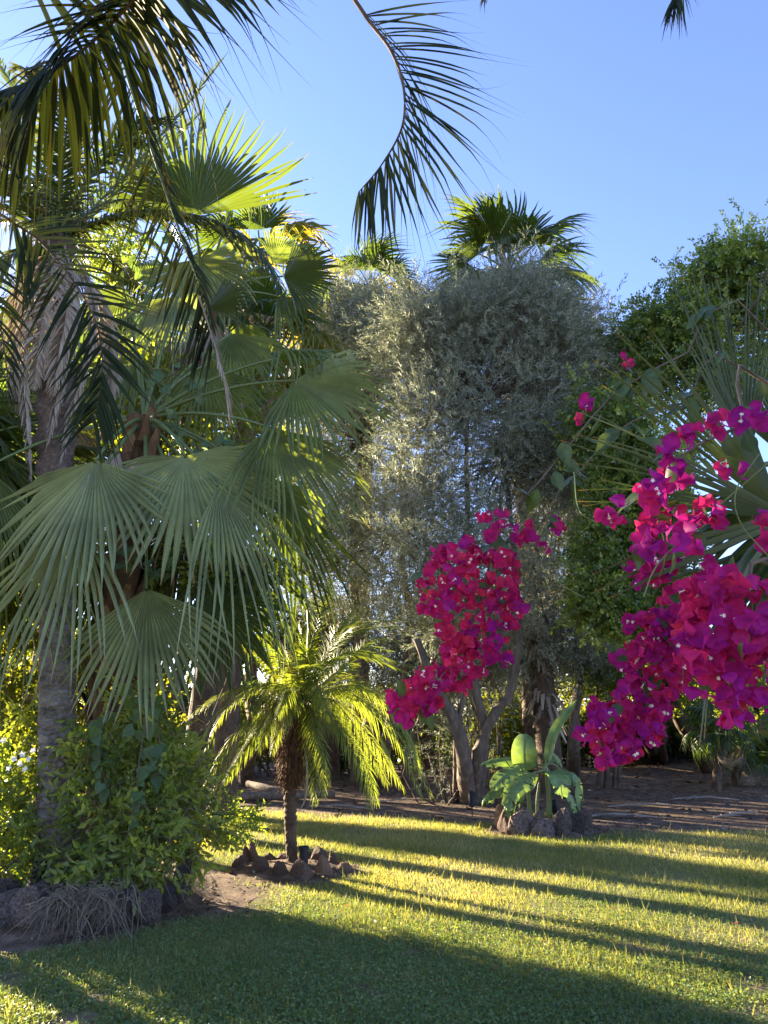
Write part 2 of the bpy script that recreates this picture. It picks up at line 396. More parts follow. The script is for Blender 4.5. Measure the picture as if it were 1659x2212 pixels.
mb = MB()
x = R.random(42000) * 17 - 6; y = 6.5 + 19 * R.random(42000) ** 1.3
keep = R.random(len(x)) < (1 - lawn(x, y)) * (.4 + .6 * R.random(len(x))) + .02
x, y = x[keep], y[keep]; k = len(x)
nrm = nz(np.stack([R.normal(0, .4, k), R.normal(0, .4, k), np.ones(k)], 1))
ax = nz(np.cross(nrm, R.normal(size=(k, 3)))); ay = np.cross(nrm, ax)
s = (.012 + .03 * R.random(k) ** 2 + (R.random(k) < .03) * .12 * R.random(k))[:, None]; w = s * (.12 + .45 * R.random((k, 1)))
C0 = np.stack([x, y, hgt(x, y) + .012], 1)
V = np.stack([C0 - ax * s, C0 - ay * w + nrm * w * .3, C0 + ax * s, C0 + ay * w], 1)
mb.add(V.reshape(-1, 3), np.arange(4 * k).reshape(-1, 4), np.repeat(R.random(k) ** 1.6, 4))
tag(mb.build('leaf_litter', M['litter']), 'fallen dry leaves and bark bits on the bare soil', kind='stuff')

# ------------------------------------------------------------------ palm leaf generators
def fan_geo(mb, hub, cdir, nrm, Rl, spread=150, nseg=34, split=.5, droop=.2, bend=.12, cup=.08, trim=0., kink=.1, rnd=.5, wig=.06, side=.75, mi=0, g=(0, 0, -1), ns=9, wm=1., fold=1.25, pw=2):
    X = nz(cdir); Z = nz(nrm - X * np.dot(nrm, X)); Yv = np.cross(Z, X); g = A(*g)
    sp = rad(spread); d = sp / nseg / 2
    th = np.linspace(-sp / 2 + d, sp / 2 - d, nseg)
    u = np.concatenate([np.linspace(.02, split, 4), np.linspace(split, 1, ns - 3)[1:]])
    Ri = Rl * (side + (1 - side) * np.cos(th / 2) ** pw) * (1 + R.normal(0, .04, nseg))
    if trim: Ri = Ri * trim
    r = Ri[:, None] * u[None]
    rr0 = Rl * (side + (1 - side) * np.cos(th / 2) ** pw)[:, None] * u[None]
    v = np.clip((u - split) / (1 - split), 0, 1)[None]
    dirs = np.cos(th)[:, None] * X + np.sin(th)[:, None] * Yv
    perp = -np.sin(th)[:, None] * X + np.cos(th)[:, None] * Yv
    hw = wm * np.where(v <= 0, rr0 * math.tan(d), (Ri * split * math.tan(d))[:, None] * (1 - v ** (2.4 if not trim else 9)) + .0006)
    C = hub + dirs[:, None] * r[..., None]
    C = C + Z * (cup * r ** 2 / Rl)[..., None]
    dr = droop * (1 + .5 * R.normal(size=nseg))
    kk = R.random(nseg) < kink
    dr = np.where(kk, dr + .25 + .3 * R.random(nseg), dr)
    C = C + g * (dr[:, None] * v ** 2 * Rl)[..., None] + g * (bend * u[None] ** 2 * Rl * (.4 + .6 * np.abs(np.cos(th))[:, None]))[..., None]
    C = C - dirs[:, None] * ((np.where(kk, .3, 0) + .35 * np.clip(dr, 0, .8))[:, None] * v ** 2 * Rl * .6)[..., None]
    C = C + perp[:, None] * (R.normal(0, wig, nseg)[:, None] * v ** 2 * Rl)[..., None]
    sgn = 1.0
    V = np.stack([C - perp[:, None] * hw[..., None], C + Z * (hw * fold * sgn)[..., None], C + perp[:, None] * hw[..., None]], 2)
    k, n = r.shape
    rv = np.clip(rnd + R.normal(0, .2, k), 0, 1)
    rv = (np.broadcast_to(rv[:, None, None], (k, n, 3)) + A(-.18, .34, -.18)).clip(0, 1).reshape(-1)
    uu = np.broadcast_to(u[None, :, None], (k, n, 3)).reshape(-1)
    mb.add(V.reshape(-1, 3), strip_faces(k, n, 3), rv, uu, mi)
def fan(parent, crown, hub, tip, nrm, spread=150, mat_='fan', petr=.018, up=.25, name='frond', **kw):
    """one fan frond with its petiole, named as part and sub-part"""
    hub, tip = np.asarray(hub, float), np.asarray(tip, float)
    mb = MB()
    fan_geo(mb, hub, tip - hub, A(*nrm), np.linalg.norm(tip - hub), spread, **kw)
    o = mb.build(name, M[mat_], parent)
    if crown is not None:
        mb = MB()
        mid = (crown + hub) / 2 + A(0, 0, up)
        tube(mb, bez(np.asarray(crown, float), mid, hub, 9), [petr * 1.5, petr, petr * .7], 6, .5)
        mb.build('petiole', M['petiole'], o, smooth=True)
    return o
def pin_geo(pts, n, L, wid, ang=(65, 25), droop=.25, lift=.15, up=(0, 0, 1), sides=(1, -1), st=6, prof=None, M_=40, jit=.06, t0=.12, curl=0., sidew=None, lean=0.):
    """leaflet centre lines, sides and widths of a feather frond along rachis pts"""
    path = curve(pts, M_)
    T = nz(np.gradient(path, axis=0))
    upv = A(*up)
    Cs, Ss, Ws = [], [], []
    u = np.linspace(0, 1, st)
    for sgn in sides:
        t = np.linspace(t0, 1, n) + R.normal(0, .25 / n, n)
        t = np.clip(t, 0, 1)
        f = t * (M_ - 1)
        i = np.minimum(f.astype(int), M_ - 2); w = (f - i)[:, None]
        base = path[i] * (1 - w) + path[i + 1] * w
        Tt = nz(T[i] * (1 - w) + T[i + 1] * w)
        N = nz(upv - Tt * (Tt @ upv)[:, None]); Bv = np.cross(Tt, N)
        a = np.radians(np.interp(t, [0, 1], ang) + R.normal(0, 5.5, n))[:, None]
        lf = lift + R.normal(0, jit, n)[:, None]
        d = nz(Bv * sgn * np.sin(a) + Tt * np.cos(a) + N * lf)
        pr = prof(t) if prof else np.sin(np.clip(t * .86 + .16, 0, 1) * math.pi) ** .6
        Ll = (L * pr * (1 + R.normal(0, .06, n)))[:, None, None]
        dp = droop * (1 + .35 * R.normal(size=n))[:, None, None]
        uu = u[None, :, None]
        C = base[:, None] + d[:, None] * Ll * uu * (1 - .25 * np.clip(dp, 0, 1.4) * uu) + A(0, 0, -1) * dp * Ll * uu ** 2
        if curl: C = C + (R.normal(0, curl, (n, 1, 3)) + A(0, 0, -.6 * curl)) * Ll * np.clip(uu - .55, 0, 1) ** 2 * 4
        S = Tt[:, None] - d[:, None] * (np.sum(Tt * d, 1))[:, None, None]
        S = nz(S + .35 * N[:, None])
        W_ = wid * np.interp(u, [0, .12, .45, .75, 1], [.5, 1, .95, .5, .06])[None] * (Ll[..., 0] / L) ** .4
        if curl: W_ = W_ * np.interp(u, [0, .55, .72, 1], [1, 1, .35, .3])[None]
        Cs.append(C); Ss.append(np.broadcast_to(S, C.shape)); Ws.append(np.broadcast_to(W_, C.shape[:2]))
    return path, np.concatenate(Cs), np.concatenate(Ss), np.concatenate(Ws)
def pinnate(parent, pts, n, L, wid, mat_, rach=.012, rnd=.5, each=False, name='frond', fold=.4, rmat='petiole', **kw):
    path, C, S, W_ = pin_geo(pts, n, L, wid, **kw)
    mb = MB()
    tube(mb, path, [rach, rach * .6, rach * .15], 6, .4)
    o = mb.build(name, M[rmat], parent, smooth=True)
    rn = np.clip(rnd + R.normal(0, .18, len(C)), 0, 1)
    if each:
        for i in range(len(C)):
            mb = MB(); ribbons(mb, C[i:i + 1], S[i:i + 1], W_[i:i + 1], rn[i:i + 1], fold)
            mb.build('leaflet', M[mat_], o)
    else:
        mb = MB(); ribbons(mb, C, S, W_, rn, fold)
        mb.build('leaflets', M[mat_], o, kind='stuff')
    return o

# ------------------------------------------------------------------ leaf cloud generators
def spray_tpl(nl, L, ll, lw, ang=50, jit=15, tri=False):
    """a twig along X carrying nl leaves, each a bent diamond; returns V (nl*4,3)"""
    V = []
    for i in range(nl):
        t = (i + .6) / nl
        a = rad(ang + R.normal(0, jit)) * (1 if i % 2 else -1)
        ph = R.normal(0, .7)
        d = A(math.cos(a), math.sin(a) * math.cos(ph), math.sin(a) * math.sin(ph) - .15)
        d = nz(d); sd_ = nz(np.cross(d, R.normal(size=3)))
        b0 = A(L * t, 0, -.1 * L * t * t)
        l = ll * (.75 + .5 * R.random())
        nn = np.cross(d, sd_)
        if tri: V += [b0 + d * l * .3 + sd_ * lw, b0 + d * l, b0 + d * l * .2 - sd_ * lw]
        else: V += [b0, b0 + d * l * .45 + sd_ * lw + nn * lw * .3, b0 + d * l - nn * l * .12, b0 + d * l * .45 - sd_ * lw + nn * lw * .3]
    return np.array(V), 3 if tri else 4
def place(mb, tpls, pos, ax, sc, rnd, mi=0):
    """bake sprays: pos (k,3), ax (k,3) axis"""
    k = len(pos)
    Xa = nz(ax); Za = nz(np.cross(Xa, R.normal(size=(k, 3)) + A(0, 0, 0))); Ya = np.cross(Za, Xa)
    which = R.integers(0, len(tpls), k)
    for q, (t, nv) in enumerate(tpls):
        i = np.where(which == q)[0]
        if not len(i): continue
        Rm = np.stack([Xa[i], Ya[i], Za[i]], 2) * sc[i][:, None, None]
        V = np.einsum('kij,mj->kmi', Rm, t) + pos[i][:, None]
        m = len(t)
        rr = np.clip(np.repeat(rnd[i], m) + np.repeat(R.normal(0, .1, len(i) * (m // nv)), nv), 0, 1)
        mb.add(V.reshape(-1, 3), np.arange(len(i) * m).reshape(-1, nv), rr, 0., mi)
def lumps_pts(lumps, n, shell=(.45, 1.05), pw=.7):
    c = np.array([l[0] for l in lumps]); r = np.array([l[1] for l in lumps], float)
    if r.ndim == 1: r = np.repeat(r[:, None], 3, 1)
    w = r.prod(1) ** (2 / 3); w = w / w.sum()
    i = R.choice(len(lumps), n, p=w)
    d = nz(R.normal(size=(n, 3)))
    rr = shell[0] + (shell[1] - shell[0]) * R.random(n) ** pw
    return c[i] + d * r[i] * rr[:, None], d, i
def gcloud(mb, lumps, n, tpls, sc=(.7, 1.2), droop=.2, base=.45, sig=.5):
    """looser, ragged foliage: sprays spread about each lump with no clear skin"""
    c = np.array([l[0] for l in lumps]); r = np.array([l[1] for l in lumps], float)
    w = r.prod(1) ** (2 / 3); i = R.choice(len(lumps), n, p=w / w.sum())
    o = R.normal(0, sig, (n, 3)); pos = c[i] + o * r[i]
    lr = R.normal(0, .17, len(lumps))
    ax = o + R.normal(0, .5, (n, 3)) + A(0, 0, .25 - droop)
    place(mb, tpls, pos, ax, sc[0] + (sc[1] - sc[0]) * R.random(n), base + lr[i] + R.normal(0, .10, n))
def cloud(mb, lumps, n, tpls, sc=(.7, 1.2), droop=.3, ob=1., shell=(.45, 1.05), base=.45, zlo=None):
    pos, d, i = lumps_pts(lumps, n, shell)
    lr = R.normal(0, .16, len(lumps))
    ax = d * ob + R.normal(0, .55, (n, 3)) + A(0, 0, -droop)
    rn = base + 1.2 * lr[i] + .12 * d[:, 2] * 0 + R.normal(0, .14, n)
    s = sc[0] + (sc[1] - sc[0]) * R.random(n)
    if zlo is not None:
        k = pos[:, 2] > zlo; pos, ax, rn, s = pos[k], ax[k], rn[k], s[k]
    place(mb, tpls, pos, ax, s, rn)
def twigs(mb, lumps, n, L=(.3, .7), wid=.004, droop=.5, shell=(.2, 1.0), up=0.):
    pos, d, i = lumps_pts(lumps, n, shell)
    l = (L[0] + (L[1] - L[0]) * R.random(n))[:, None, None]
    dd = nz(d + R.normal(0, .5, (n, 3)) + A(0, 0, up))
    u = np.linspace(0, 1, 4)[None, :, None]
    C = pos[:, None] + dd[:, None] * l * u + A(0, 0, -droop) * l * u ** 2 + R.normal(0, .08, (n, 4, 3)) * l * u
    S = np.repeat(nz(np.cross(dd, R.normal(size=(n, 3))))[:, None], 4, 1)
    ribbons(mb, C, S, np.broadcast_to(wid * A(1, .8, .6, .3)[None], (n, 4)), R.random(n))
def sublumps(c, r, n, rs):
    """n smaller lumps over an ellipsoid c, r"""
    out = []
    for _ in range(n):
        d = nz(R.normal(size=3)); k = .45 + .5 * R.random()
        s = rs * (.65 + .7 * R.random())
        out.append((np.asarray(c) + d * np.asarray(r) * k, (s, s, s * .85)))
    return out

# ------------------------------------------------------------------ templates
SP_GREY = [spray_tpl(18, .40, .11, .0115, 38, 14, True) for _ in range(6)]
SP_GREEN = [spray_tpl(12, .30, .09, .028, 55, 14, True) for _ in range(5)]
SP_BUSH = [spray_tpl(9, .20, .065, .016, 55, 16) for _ in range(5)]
SP_FAR = [spray_tpl(10, .55, .2, .07, 55, 18, True) for _ in range(4)]
SP_LIT = [spray_tpl(9, .28, .085, .03, 60, 18) for _ in range(4)]

def limb(mb, a, b, r0, r1, wob=.15, n=9, sides=7):
    a, b = np.asarray(a, float), np.asarray(b, float)
    p = np.linspace(0, 1, n)[:, None]
    L = np.linalg.norm(b - a)
    q = a * (1 - p) + b * p + np.sin(p * math.pi) * R.normal(0, wob * L * .25, 3) + R.normal(0, wob * .03 * L, (n, 3)) * np.sin(p * math.pi)
    tube(mb, q, [r0, r1], sides, .5, .05)
    return q

# ------------------------------------------------------------------ far wood
mb = MB()
lum = []
for i in range(58):
    az = rad(-27 + 84 * i / 57 + R.normal(0, .8)); d = 28 + 10 * R.random()
    for zz in ((.8, 2.0) if az < .03 else (1.0, 2.8, 4.6)):
        if zz > 4 and R.random() < .5: continue
        lum.append((A(math.sin(az) * d, math.cos(az) * d, zz + R.normal(0, .4)), (1.6, 1.6, 1.3)))
cloud(mb, lum, 12500, SP_FAR, (.7, 1.3), .3, .8, (.3, 1.1), .45)
tw = MB()
for i in range(52):
    az = rad(-26 + 80 * R.random()); d = 26 + 8 * R.random()
    b0 = A(math.sin(az) * d, math.cos(az) * d, .1)
    limb(tw, b0, b0 + A(R.normal(0, .6), R.normal(0, .6), 5 + 2 * R.random()), .16 + .1 * R.random(), .08)
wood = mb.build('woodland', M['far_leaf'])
tag(wood, 'dim green woodland closing the garden behind the trunks', kind='stuff')
tw.build('trunks', M['bark_brown'], wood, kind='stuff')

# ------------------------------------------------------------------ iron fence far behind
fence = thing('iron_fence', 'thin dark iron railing behind the trees at the back', 'fence', (-9, 25, .3))
mb = MB()
for z in (.45, 1.55): tube(mb, [A(-12, 25, z), A(16, 25.5, z)], .022, 5)
mb.build('rail', M['iron'], fence)
mb = MB()
for xx in np.arange(-12, 16, .14): tube(mb, [A(xx, 25 + (xx + 12) / 56, .2), A(xx, 25 + (xx + 12) / 56, 1.7)], .009, 4, cap=False)
mb.build('picket', M['iron'], fence, kind='stuff')

# ------------------------------------------------------------------ grey-green feathery trees
def grey_tree(label, base, stems, lumps, n, nt, group='grey-green feathery trees'):
    t = thing('feathery_tree', label, 'tree', base, group)
    mb = MB()
    for pts, r0, r1 in stems:
        q = curve(pts, 14); q[1:-1] += R.normal(0, .02, (12, 3))
        tube(mb, q, [r0, r1], 9, .5, .06)
    mb.build('trunk', M['bark_pale'], t, smooth=True)
    mb = MB()
    tops = [s[0][-1] for s in stems]
    for c, r in lumps[::3]:
        a = min(tops, key=lambda q: np.linalg.norm(np.asarray(q) - c))
        limb(mb, a, c, .03, .008, .5)
    mb.build('branches', M['bark_brown'], t, smooth=True)
    mb = MB(); twigs(mb, lumps, nt, (.35, .95), .0045, .55); mb.build('twigs', M['twig'], t, kind='stuff')
    mb = MB(); gcloud(mb, lumps, n, SP_GREY, (.6, 1.2), .15, .45, .9); mb.build('crown', M['grey_leaf'], t, kind='stuff')
    return t
def px_lumps(rows, d, sub, rs):
    out = []
    for (x, y, rx, ry) in rows:
        c = P(x, y, d + R.normal(0, .25)); k = d / FPX * 1.0
        out += sublumps(c, (rx * k, rx * k * .8, ry * k), sub, rs)
    return out
b0 = G(1010, 1735)
lumA = px_lumps([(985, 800, 110, 100), (1150, 790, 80, 70), (930, 800, 100, 110), (1040, 920, 150, 120), (1180, 860, 110, 120), (1000, 1080, 170, 110), (1150, 1080, 140, 110), (1060, 1240, 170, 90), (920, 930, 100, 90), (890, 1080, 110, 100), (930, 1210, 120, 90), (1000, 1350, 130, 70), (1130, 960, 110, 90), (1225, 770, 60, 60), (1265, 860, 50, 60), (1215, 920, 80, 80), (1240, 1020, 60, 80), (1140, 640, 18, 45), (1060, 670, 26, 36), (960, 690, 34, 34), (1190, 690, 26, 36), (1000, 730, 60, 40), (900, 710, 50, 40)], 15.6, 20, .36)
grey_tree('tall grey-green feathery tree with a forked pale trunk left of the banana', b0, [
    ([b0, P(1005, 1650, 16), P(985, 1560, 15.8), P(935, 1480, 15.6), P(900, 1380, 15.5)], .19, .07),
    ([b0 + A(.1, 0, 0), P(1035, 1640, 16), P(1060, 1560, 15.8), P(1110, 1470, 15.6), P(1120, 1300, 15.5), P(1090, 1000, 15.5)], .14, .05),
    ([b0 + A(.25, .1, 0), P(1045, 1600, 16), P(1020, 1450, 15.8), P(1010, 1200, 15.7), P(1010, 900, 15.6)], .12, .04),
    ([b0 + A(-.2, .1, 0), P(985, 1620, 16), P(1000, 1480, 15.8), P(960, 1250, 15.7)], .07, .03)], lumA, 17000, 4200)
t = bpy.data.objects['feathery_tree']; mb = MB()
for i in range(26):
    q0 = b0 + A(R.normal(0, .38), R.normal(0, .25), 0); limb(mb, q0, q0 + A(R.normal(0, .35), R.normal(0, .2), 1.2 + 1.6 * R.random()), .022, .006, .5, 7, 5)
mb.build('young_stems', M['bark_brown'], t)
mb = MB(); gcloud(mb, [(b0 + A(-.3, 0, 1.0), (.7, .5, .9)), (b0 + A(.3, .1, 1.9), (.8, .5, .9))], 500, SP_GREY, (.4, .7), .3, .2, .6); mb.build('low_shoots', M['grey_leaf'], t, kind='stuff')
b1 = G(800, 1700)
lumB = px_lumps([(755, 680, 34, 34), (860, 680, 36, 30), (690, 690, 30, 30), (700, 740, 90, 80), (780, 740, 90, 80), (680, 880, 80, 100), (660, 1020, 70, 100), (690, 1150, 80, 90), (850, 730, 70, 60), (860, 820, 110, 110), (760, 900, 130, 110), (850, 1000, 120, 110), (740, 1060, 110, 110), (850, 1160, 140, 110), (740, 1220, 110, 90), (870, 1290, 130, 90)], 18.5, 19, .44)
grey_tree('broad grey-green feathery tree standing behind the lit small palm', b1, [
    ([b1, P(800, 1600, 19), P(780, 1450, 19), P(760, 1200, 18.7), P(780, 950, 18.5)], .2, .06),
    ([b1 + A(.2, 0, 0), P(840, 1580, 19), P(880, 1400, 19), P(870, 1150, 18.7)], .15, .05)], lumB, 14500, 3400)
b2 = G(1240, 1690)
lumC = px_lumps([(1230, 740, 80, 70), (1260, 860, 90, 90), (1210, 1000, 110, 100), (1280, 1080, 80, 80), (1190, 1180, 120, 80), (1240, 1330, 90, 80), (1150, 1390, 110, 60)], 19, 15, .5)
grey_tree('twiggy grey-brown feathery tree behind the banana clump', b2, [
    ([b2, P(1240, 1600, 20), P(1250, 1450, 20), P(1240, 1200, 19.5), P(1230, 900, 19)], .2, .06)], lumC, 9000, 4200)
b3 = G(700, 1690)
lumD = px_lumps([(690, 1330, 130, 70), (830, 1390, 130, 60), (980, 1400, 120, 60), (1060, 1380, 90, 60), (900, 1460, 140, 40)], 20.5, 14, .5)
t = grey_tree('low dry brown twiggy tree behind the lit small palm', b3, [
    ([b3, P(690, 1600, 22), P(720, 1500, 21), P(800, 1400, 20.5)], .15, .05),
    ([b3 + A(2.2, 0, 0), P(890, 1600, 22), P(930, 1500, 21), P(960, 1420, 20.5)], .13, .05)], lumD, 4500, 5600)

# ------------------------------------------------------------------ glossy green trees on the right
def green_tree(label, base, stems, lumps, n, bark='bark_brown', name='broadleaf_tree', tpl=None, m_='green_leaf', sc=(.7, 1.25), group='broad-leaved green trees on the right'):
    t = thing(name, label, 'tree', base, group)
    mb = MB()
    for pts, r0, r1 in stems:
        tube(mb, curve(pts, 14), [r0, r1], 10, .5, .05)
    mb.build('trunk', M[bark], t, smooth=True)
    mb = MB()
    tops = [s[0][-1] for s in stems]
    for c, r in lumps[::2]:
        a = min(tops, key=lambda q: np.linalg.norm(np.asarray(q) - c))
        limb(mb, a, c, .04, .012, .5)
    mb.build('branches', M[bark], t, smooth=True)
    mb = MB(); cloud(mb, lumps, int(n * .92), tpl or SP_GREEN, sc, .5, .9, (.35, 1.1), .42); cloud(mb, lumps, int(n * .08), tpl or SP_GREEN, sc, .2, 1.2, (1.0, 1.5), .6); mb.build('crown', M[m_], t, kind='stuff')
    return t
g0 = G(1545, 1683)
lum = px_lumps([(1610, 560, 60, 60), (1560, 640, 110, 90), (1640, 700, 110, 110), (1490, 720, 100, 70), (1420, 700, 60, 50), (1560, 830, 130, 110), (1430, 830, 110, 90), (1330, 760, 70, 60), (1540, 600, 50, 40)], 15.5, 13, .46)
green_tree('tallest dense green tree on a leaning brown trunk at the back right', g0, [
    ([g0, P(1500, 1600, 22.5), P(1455, 1520, 21), P(1440, 1380, 18.5), P(1470, 1150, 16.5), P(1520, 800, 15.6)], .26, .07)], lum, 6000)
g1 = G(1415, 1655)
lum = px_lumps([(1400, 960, 120, 90), (1310, 900, 70, 70), (1340, 1010, 80, 80), (1420, 1100, 120, 80), (1310, 1180, 70, 90), (1350, 1280, 90, 70), (1420, 1220, 80, 80), (1300, 1290, 60, 50)], 13.8, 13, .4)
green_tree('dense dark green tree hanging low behind the pink blossom sprays', g1, [
    ([g1, P(1400, 1580, 22), P(1380, 1450, 18), P(1390, 1250, 14.5), P(1400, 1050, 13.9)], .22, .06)], lum, 5200)
g2 = G(1350, 1660)
lum = px_lumps([(1390, 1370, 80, 50), (1450, 1450, 90, 50), (1560, 1420, 120, 60), (1340, 1420, 70, 50), (1620, 1480, 80, 50), (1250, 1440, 60, 50)], 21, 9, .6)
green_tree('low sunlit yellow-green tree between the dark trunks at the back right', g2, [
    ([g2 + A(1.5, 0, 0), P(1430, 1600, 22), P(1440, 1450, 21)], .14, .05), ([g2, P(1345, 1560, 22), P(1360, 1430, 21)], .1, .04)], lum, 1500, m_='lit_leaf', tpl=SP_LIT, sc=(.8, 1.4))
# low shrubs filling the shade under the trees
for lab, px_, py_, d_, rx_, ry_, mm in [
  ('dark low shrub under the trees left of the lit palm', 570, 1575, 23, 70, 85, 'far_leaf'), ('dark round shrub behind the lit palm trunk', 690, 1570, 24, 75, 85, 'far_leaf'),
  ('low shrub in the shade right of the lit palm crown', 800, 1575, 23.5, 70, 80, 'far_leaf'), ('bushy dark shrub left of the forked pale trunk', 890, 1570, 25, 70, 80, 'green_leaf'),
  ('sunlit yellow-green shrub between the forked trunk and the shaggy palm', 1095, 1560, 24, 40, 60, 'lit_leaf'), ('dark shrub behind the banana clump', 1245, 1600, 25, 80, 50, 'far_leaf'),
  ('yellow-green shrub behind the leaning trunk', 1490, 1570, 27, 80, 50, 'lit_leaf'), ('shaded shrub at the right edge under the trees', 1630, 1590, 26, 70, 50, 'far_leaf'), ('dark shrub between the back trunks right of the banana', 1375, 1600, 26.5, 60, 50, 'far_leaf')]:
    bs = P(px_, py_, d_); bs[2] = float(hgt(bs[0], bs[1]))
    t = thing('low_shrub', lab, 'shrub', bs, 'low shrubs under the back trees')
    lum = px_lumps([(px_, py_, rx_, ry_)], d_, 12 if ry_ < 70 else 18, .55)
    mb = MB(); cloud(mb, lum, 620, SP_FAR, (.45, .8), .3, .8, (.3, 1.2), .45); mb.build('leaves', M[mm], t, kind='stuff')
    mb = MB()
    for c, r in lum[:8]: limb(mb, bs + R.normal(0, .2, 3) * A(1, 1, 0), c, .03, .01, .4)
    mb.build('stems', M['bark_brown'], t)
# bare dark trunks at the back
def trunk_tree(label, pts, r0, r1, bark='bark_brown'):
    t = thing('tree_trunk', label, 'tree', pts[0], 'dark trunks at the back of the garden')
    mb = MB(); tube(mb, curve(pts, 12), [r0, r0 * .85, r1], 10, .5, .05); mb.build('trunk', M[bark], t, smooth=True)
    lum = sublumps(pts[-1], (1.1, 1.1, .7), 6, .5)
    mb = MB(); cloud(mb, lum, 420, SP_FAR, (.6, 1.), .4); mb.build('crown', M['far_leaf'], t, kind='stuff')
trunk_tree('dark upright trunk right of the leaning brown trunk', [G(1385, 1650), P(1420, 1600, 25), P(1400, 1500, 25), P(1395, 1350, 25)], .3, .2)
trunk_tree('thick dark trunk leaning left behind the pink blossom', [G(1430, 1650), P(1425, 1600, 26), P(1405, 1520, 26), P(1380, 1330, 26)], .34, .22)
trunk_tree('short pale trunk beside the foot of the leaning trunk', [G(1558, 1678), P(1560, 1620, 24), P(1566, 1540, 24), P(1570, 1400, 24)], .16, .12, 'bark_pale')
trunk_tree('dark straight trunk left of the forked pale trunk', [G(925, 1680), P(925, 1600, 24), P(928, 1500, 24), P(935, 1330, 24)], .22, .16)
trunk_tree('dark trunk seen just right of the lit palm trunk', [G(720, 1690), P(718, 1600, 22), P(716, 1520, 22), P(705, 1380, 22)], .2, .16)
trunk_tree('dark bent trunk just left of the lit palm crown', [G(530, 1700), P(535, 1640, 20), P(545, 1560, 20), P(540, 1380, 20)], .2, .15)
trunk_tree('slim dark trunk between the forked trunk and the shaggy palm', [G(1140, 1690), P(1140, 1600, 21), P(1138, 1480, 21), P(1130, 1330, 21)], .17, .12)
# small dark multi-stem tree by the banana
s0 = G(1312, 1708)
t = thing('small_tree', 'small dark multi-stemmed tree right of the banana under the blossom', 'tree', s0)
mb = MB()
for dx, tx in ((-.18, 1290), (0, 1312), (.2, 1345), (.28, 1330)):
    tube(mb, curve([s0 + A(dx, R.normal(0, .1), 0), P(1312 + dx * 90, 1650, s0[1]), P(tx, 1560, s0[1]), P(tx, 1470, s0[1])], 9), [.07, .03], 7, .5, .08)
mb.build('trunk', M['bark_brown'], t, smooth=True)
mb = MB(); cloud(mb, sublumps(P(1320, 1450, s0[1]), (.7, .7, .5), 8, .3), 650, SP_GREEN, (.7, 1.2)); mb.build('crown', M['green_leaf'], t, kind='stuff')

# ------------------------------------------------------------------ far fan palms
def fan_template(nm, seed_rnd, droop, kink, matn, R_=1.0, pet=.9, spread=165):
    mb = MB()
    fan_geo(mb, A(0, 0, 0), A(1, 0, 0), A(0, 0, 1), R_, spread, 26, .5, droop, .1, -.12, rnd=seed_rnd, kink=kink, ns=7, g=(.1, 0, -1))
    tube(mb, bez(A(-pet, 0, -.18), A(-pet * .5, 0, .04), A(0, 0, 0), 5), [.03, .015], 4, .5)
    return mb.mesh(nm, M[matn])
FT_far = [fan_template('frond_far', .3 + .2 * i, .25 + .1 * i, .2 + .15 * i, 'fan_far') for i in range(3)]
FT_dark = [fan_template('frond_dark', .3 + .3 * i, .1 + .06 * i, .12, 'fan_dark', 1., .95, 140) for i in range(2)]
FT_yel = [fan_template('frond_yellow', .4 + .3 * i, .35, .4, 'fan_yellow') for i in range(2)]
FT_dry = [fan_template('frond_dry', .4 + .2 * i, .5, .5, 'dry_frond', 1., .7, 110) for i in range(2)]
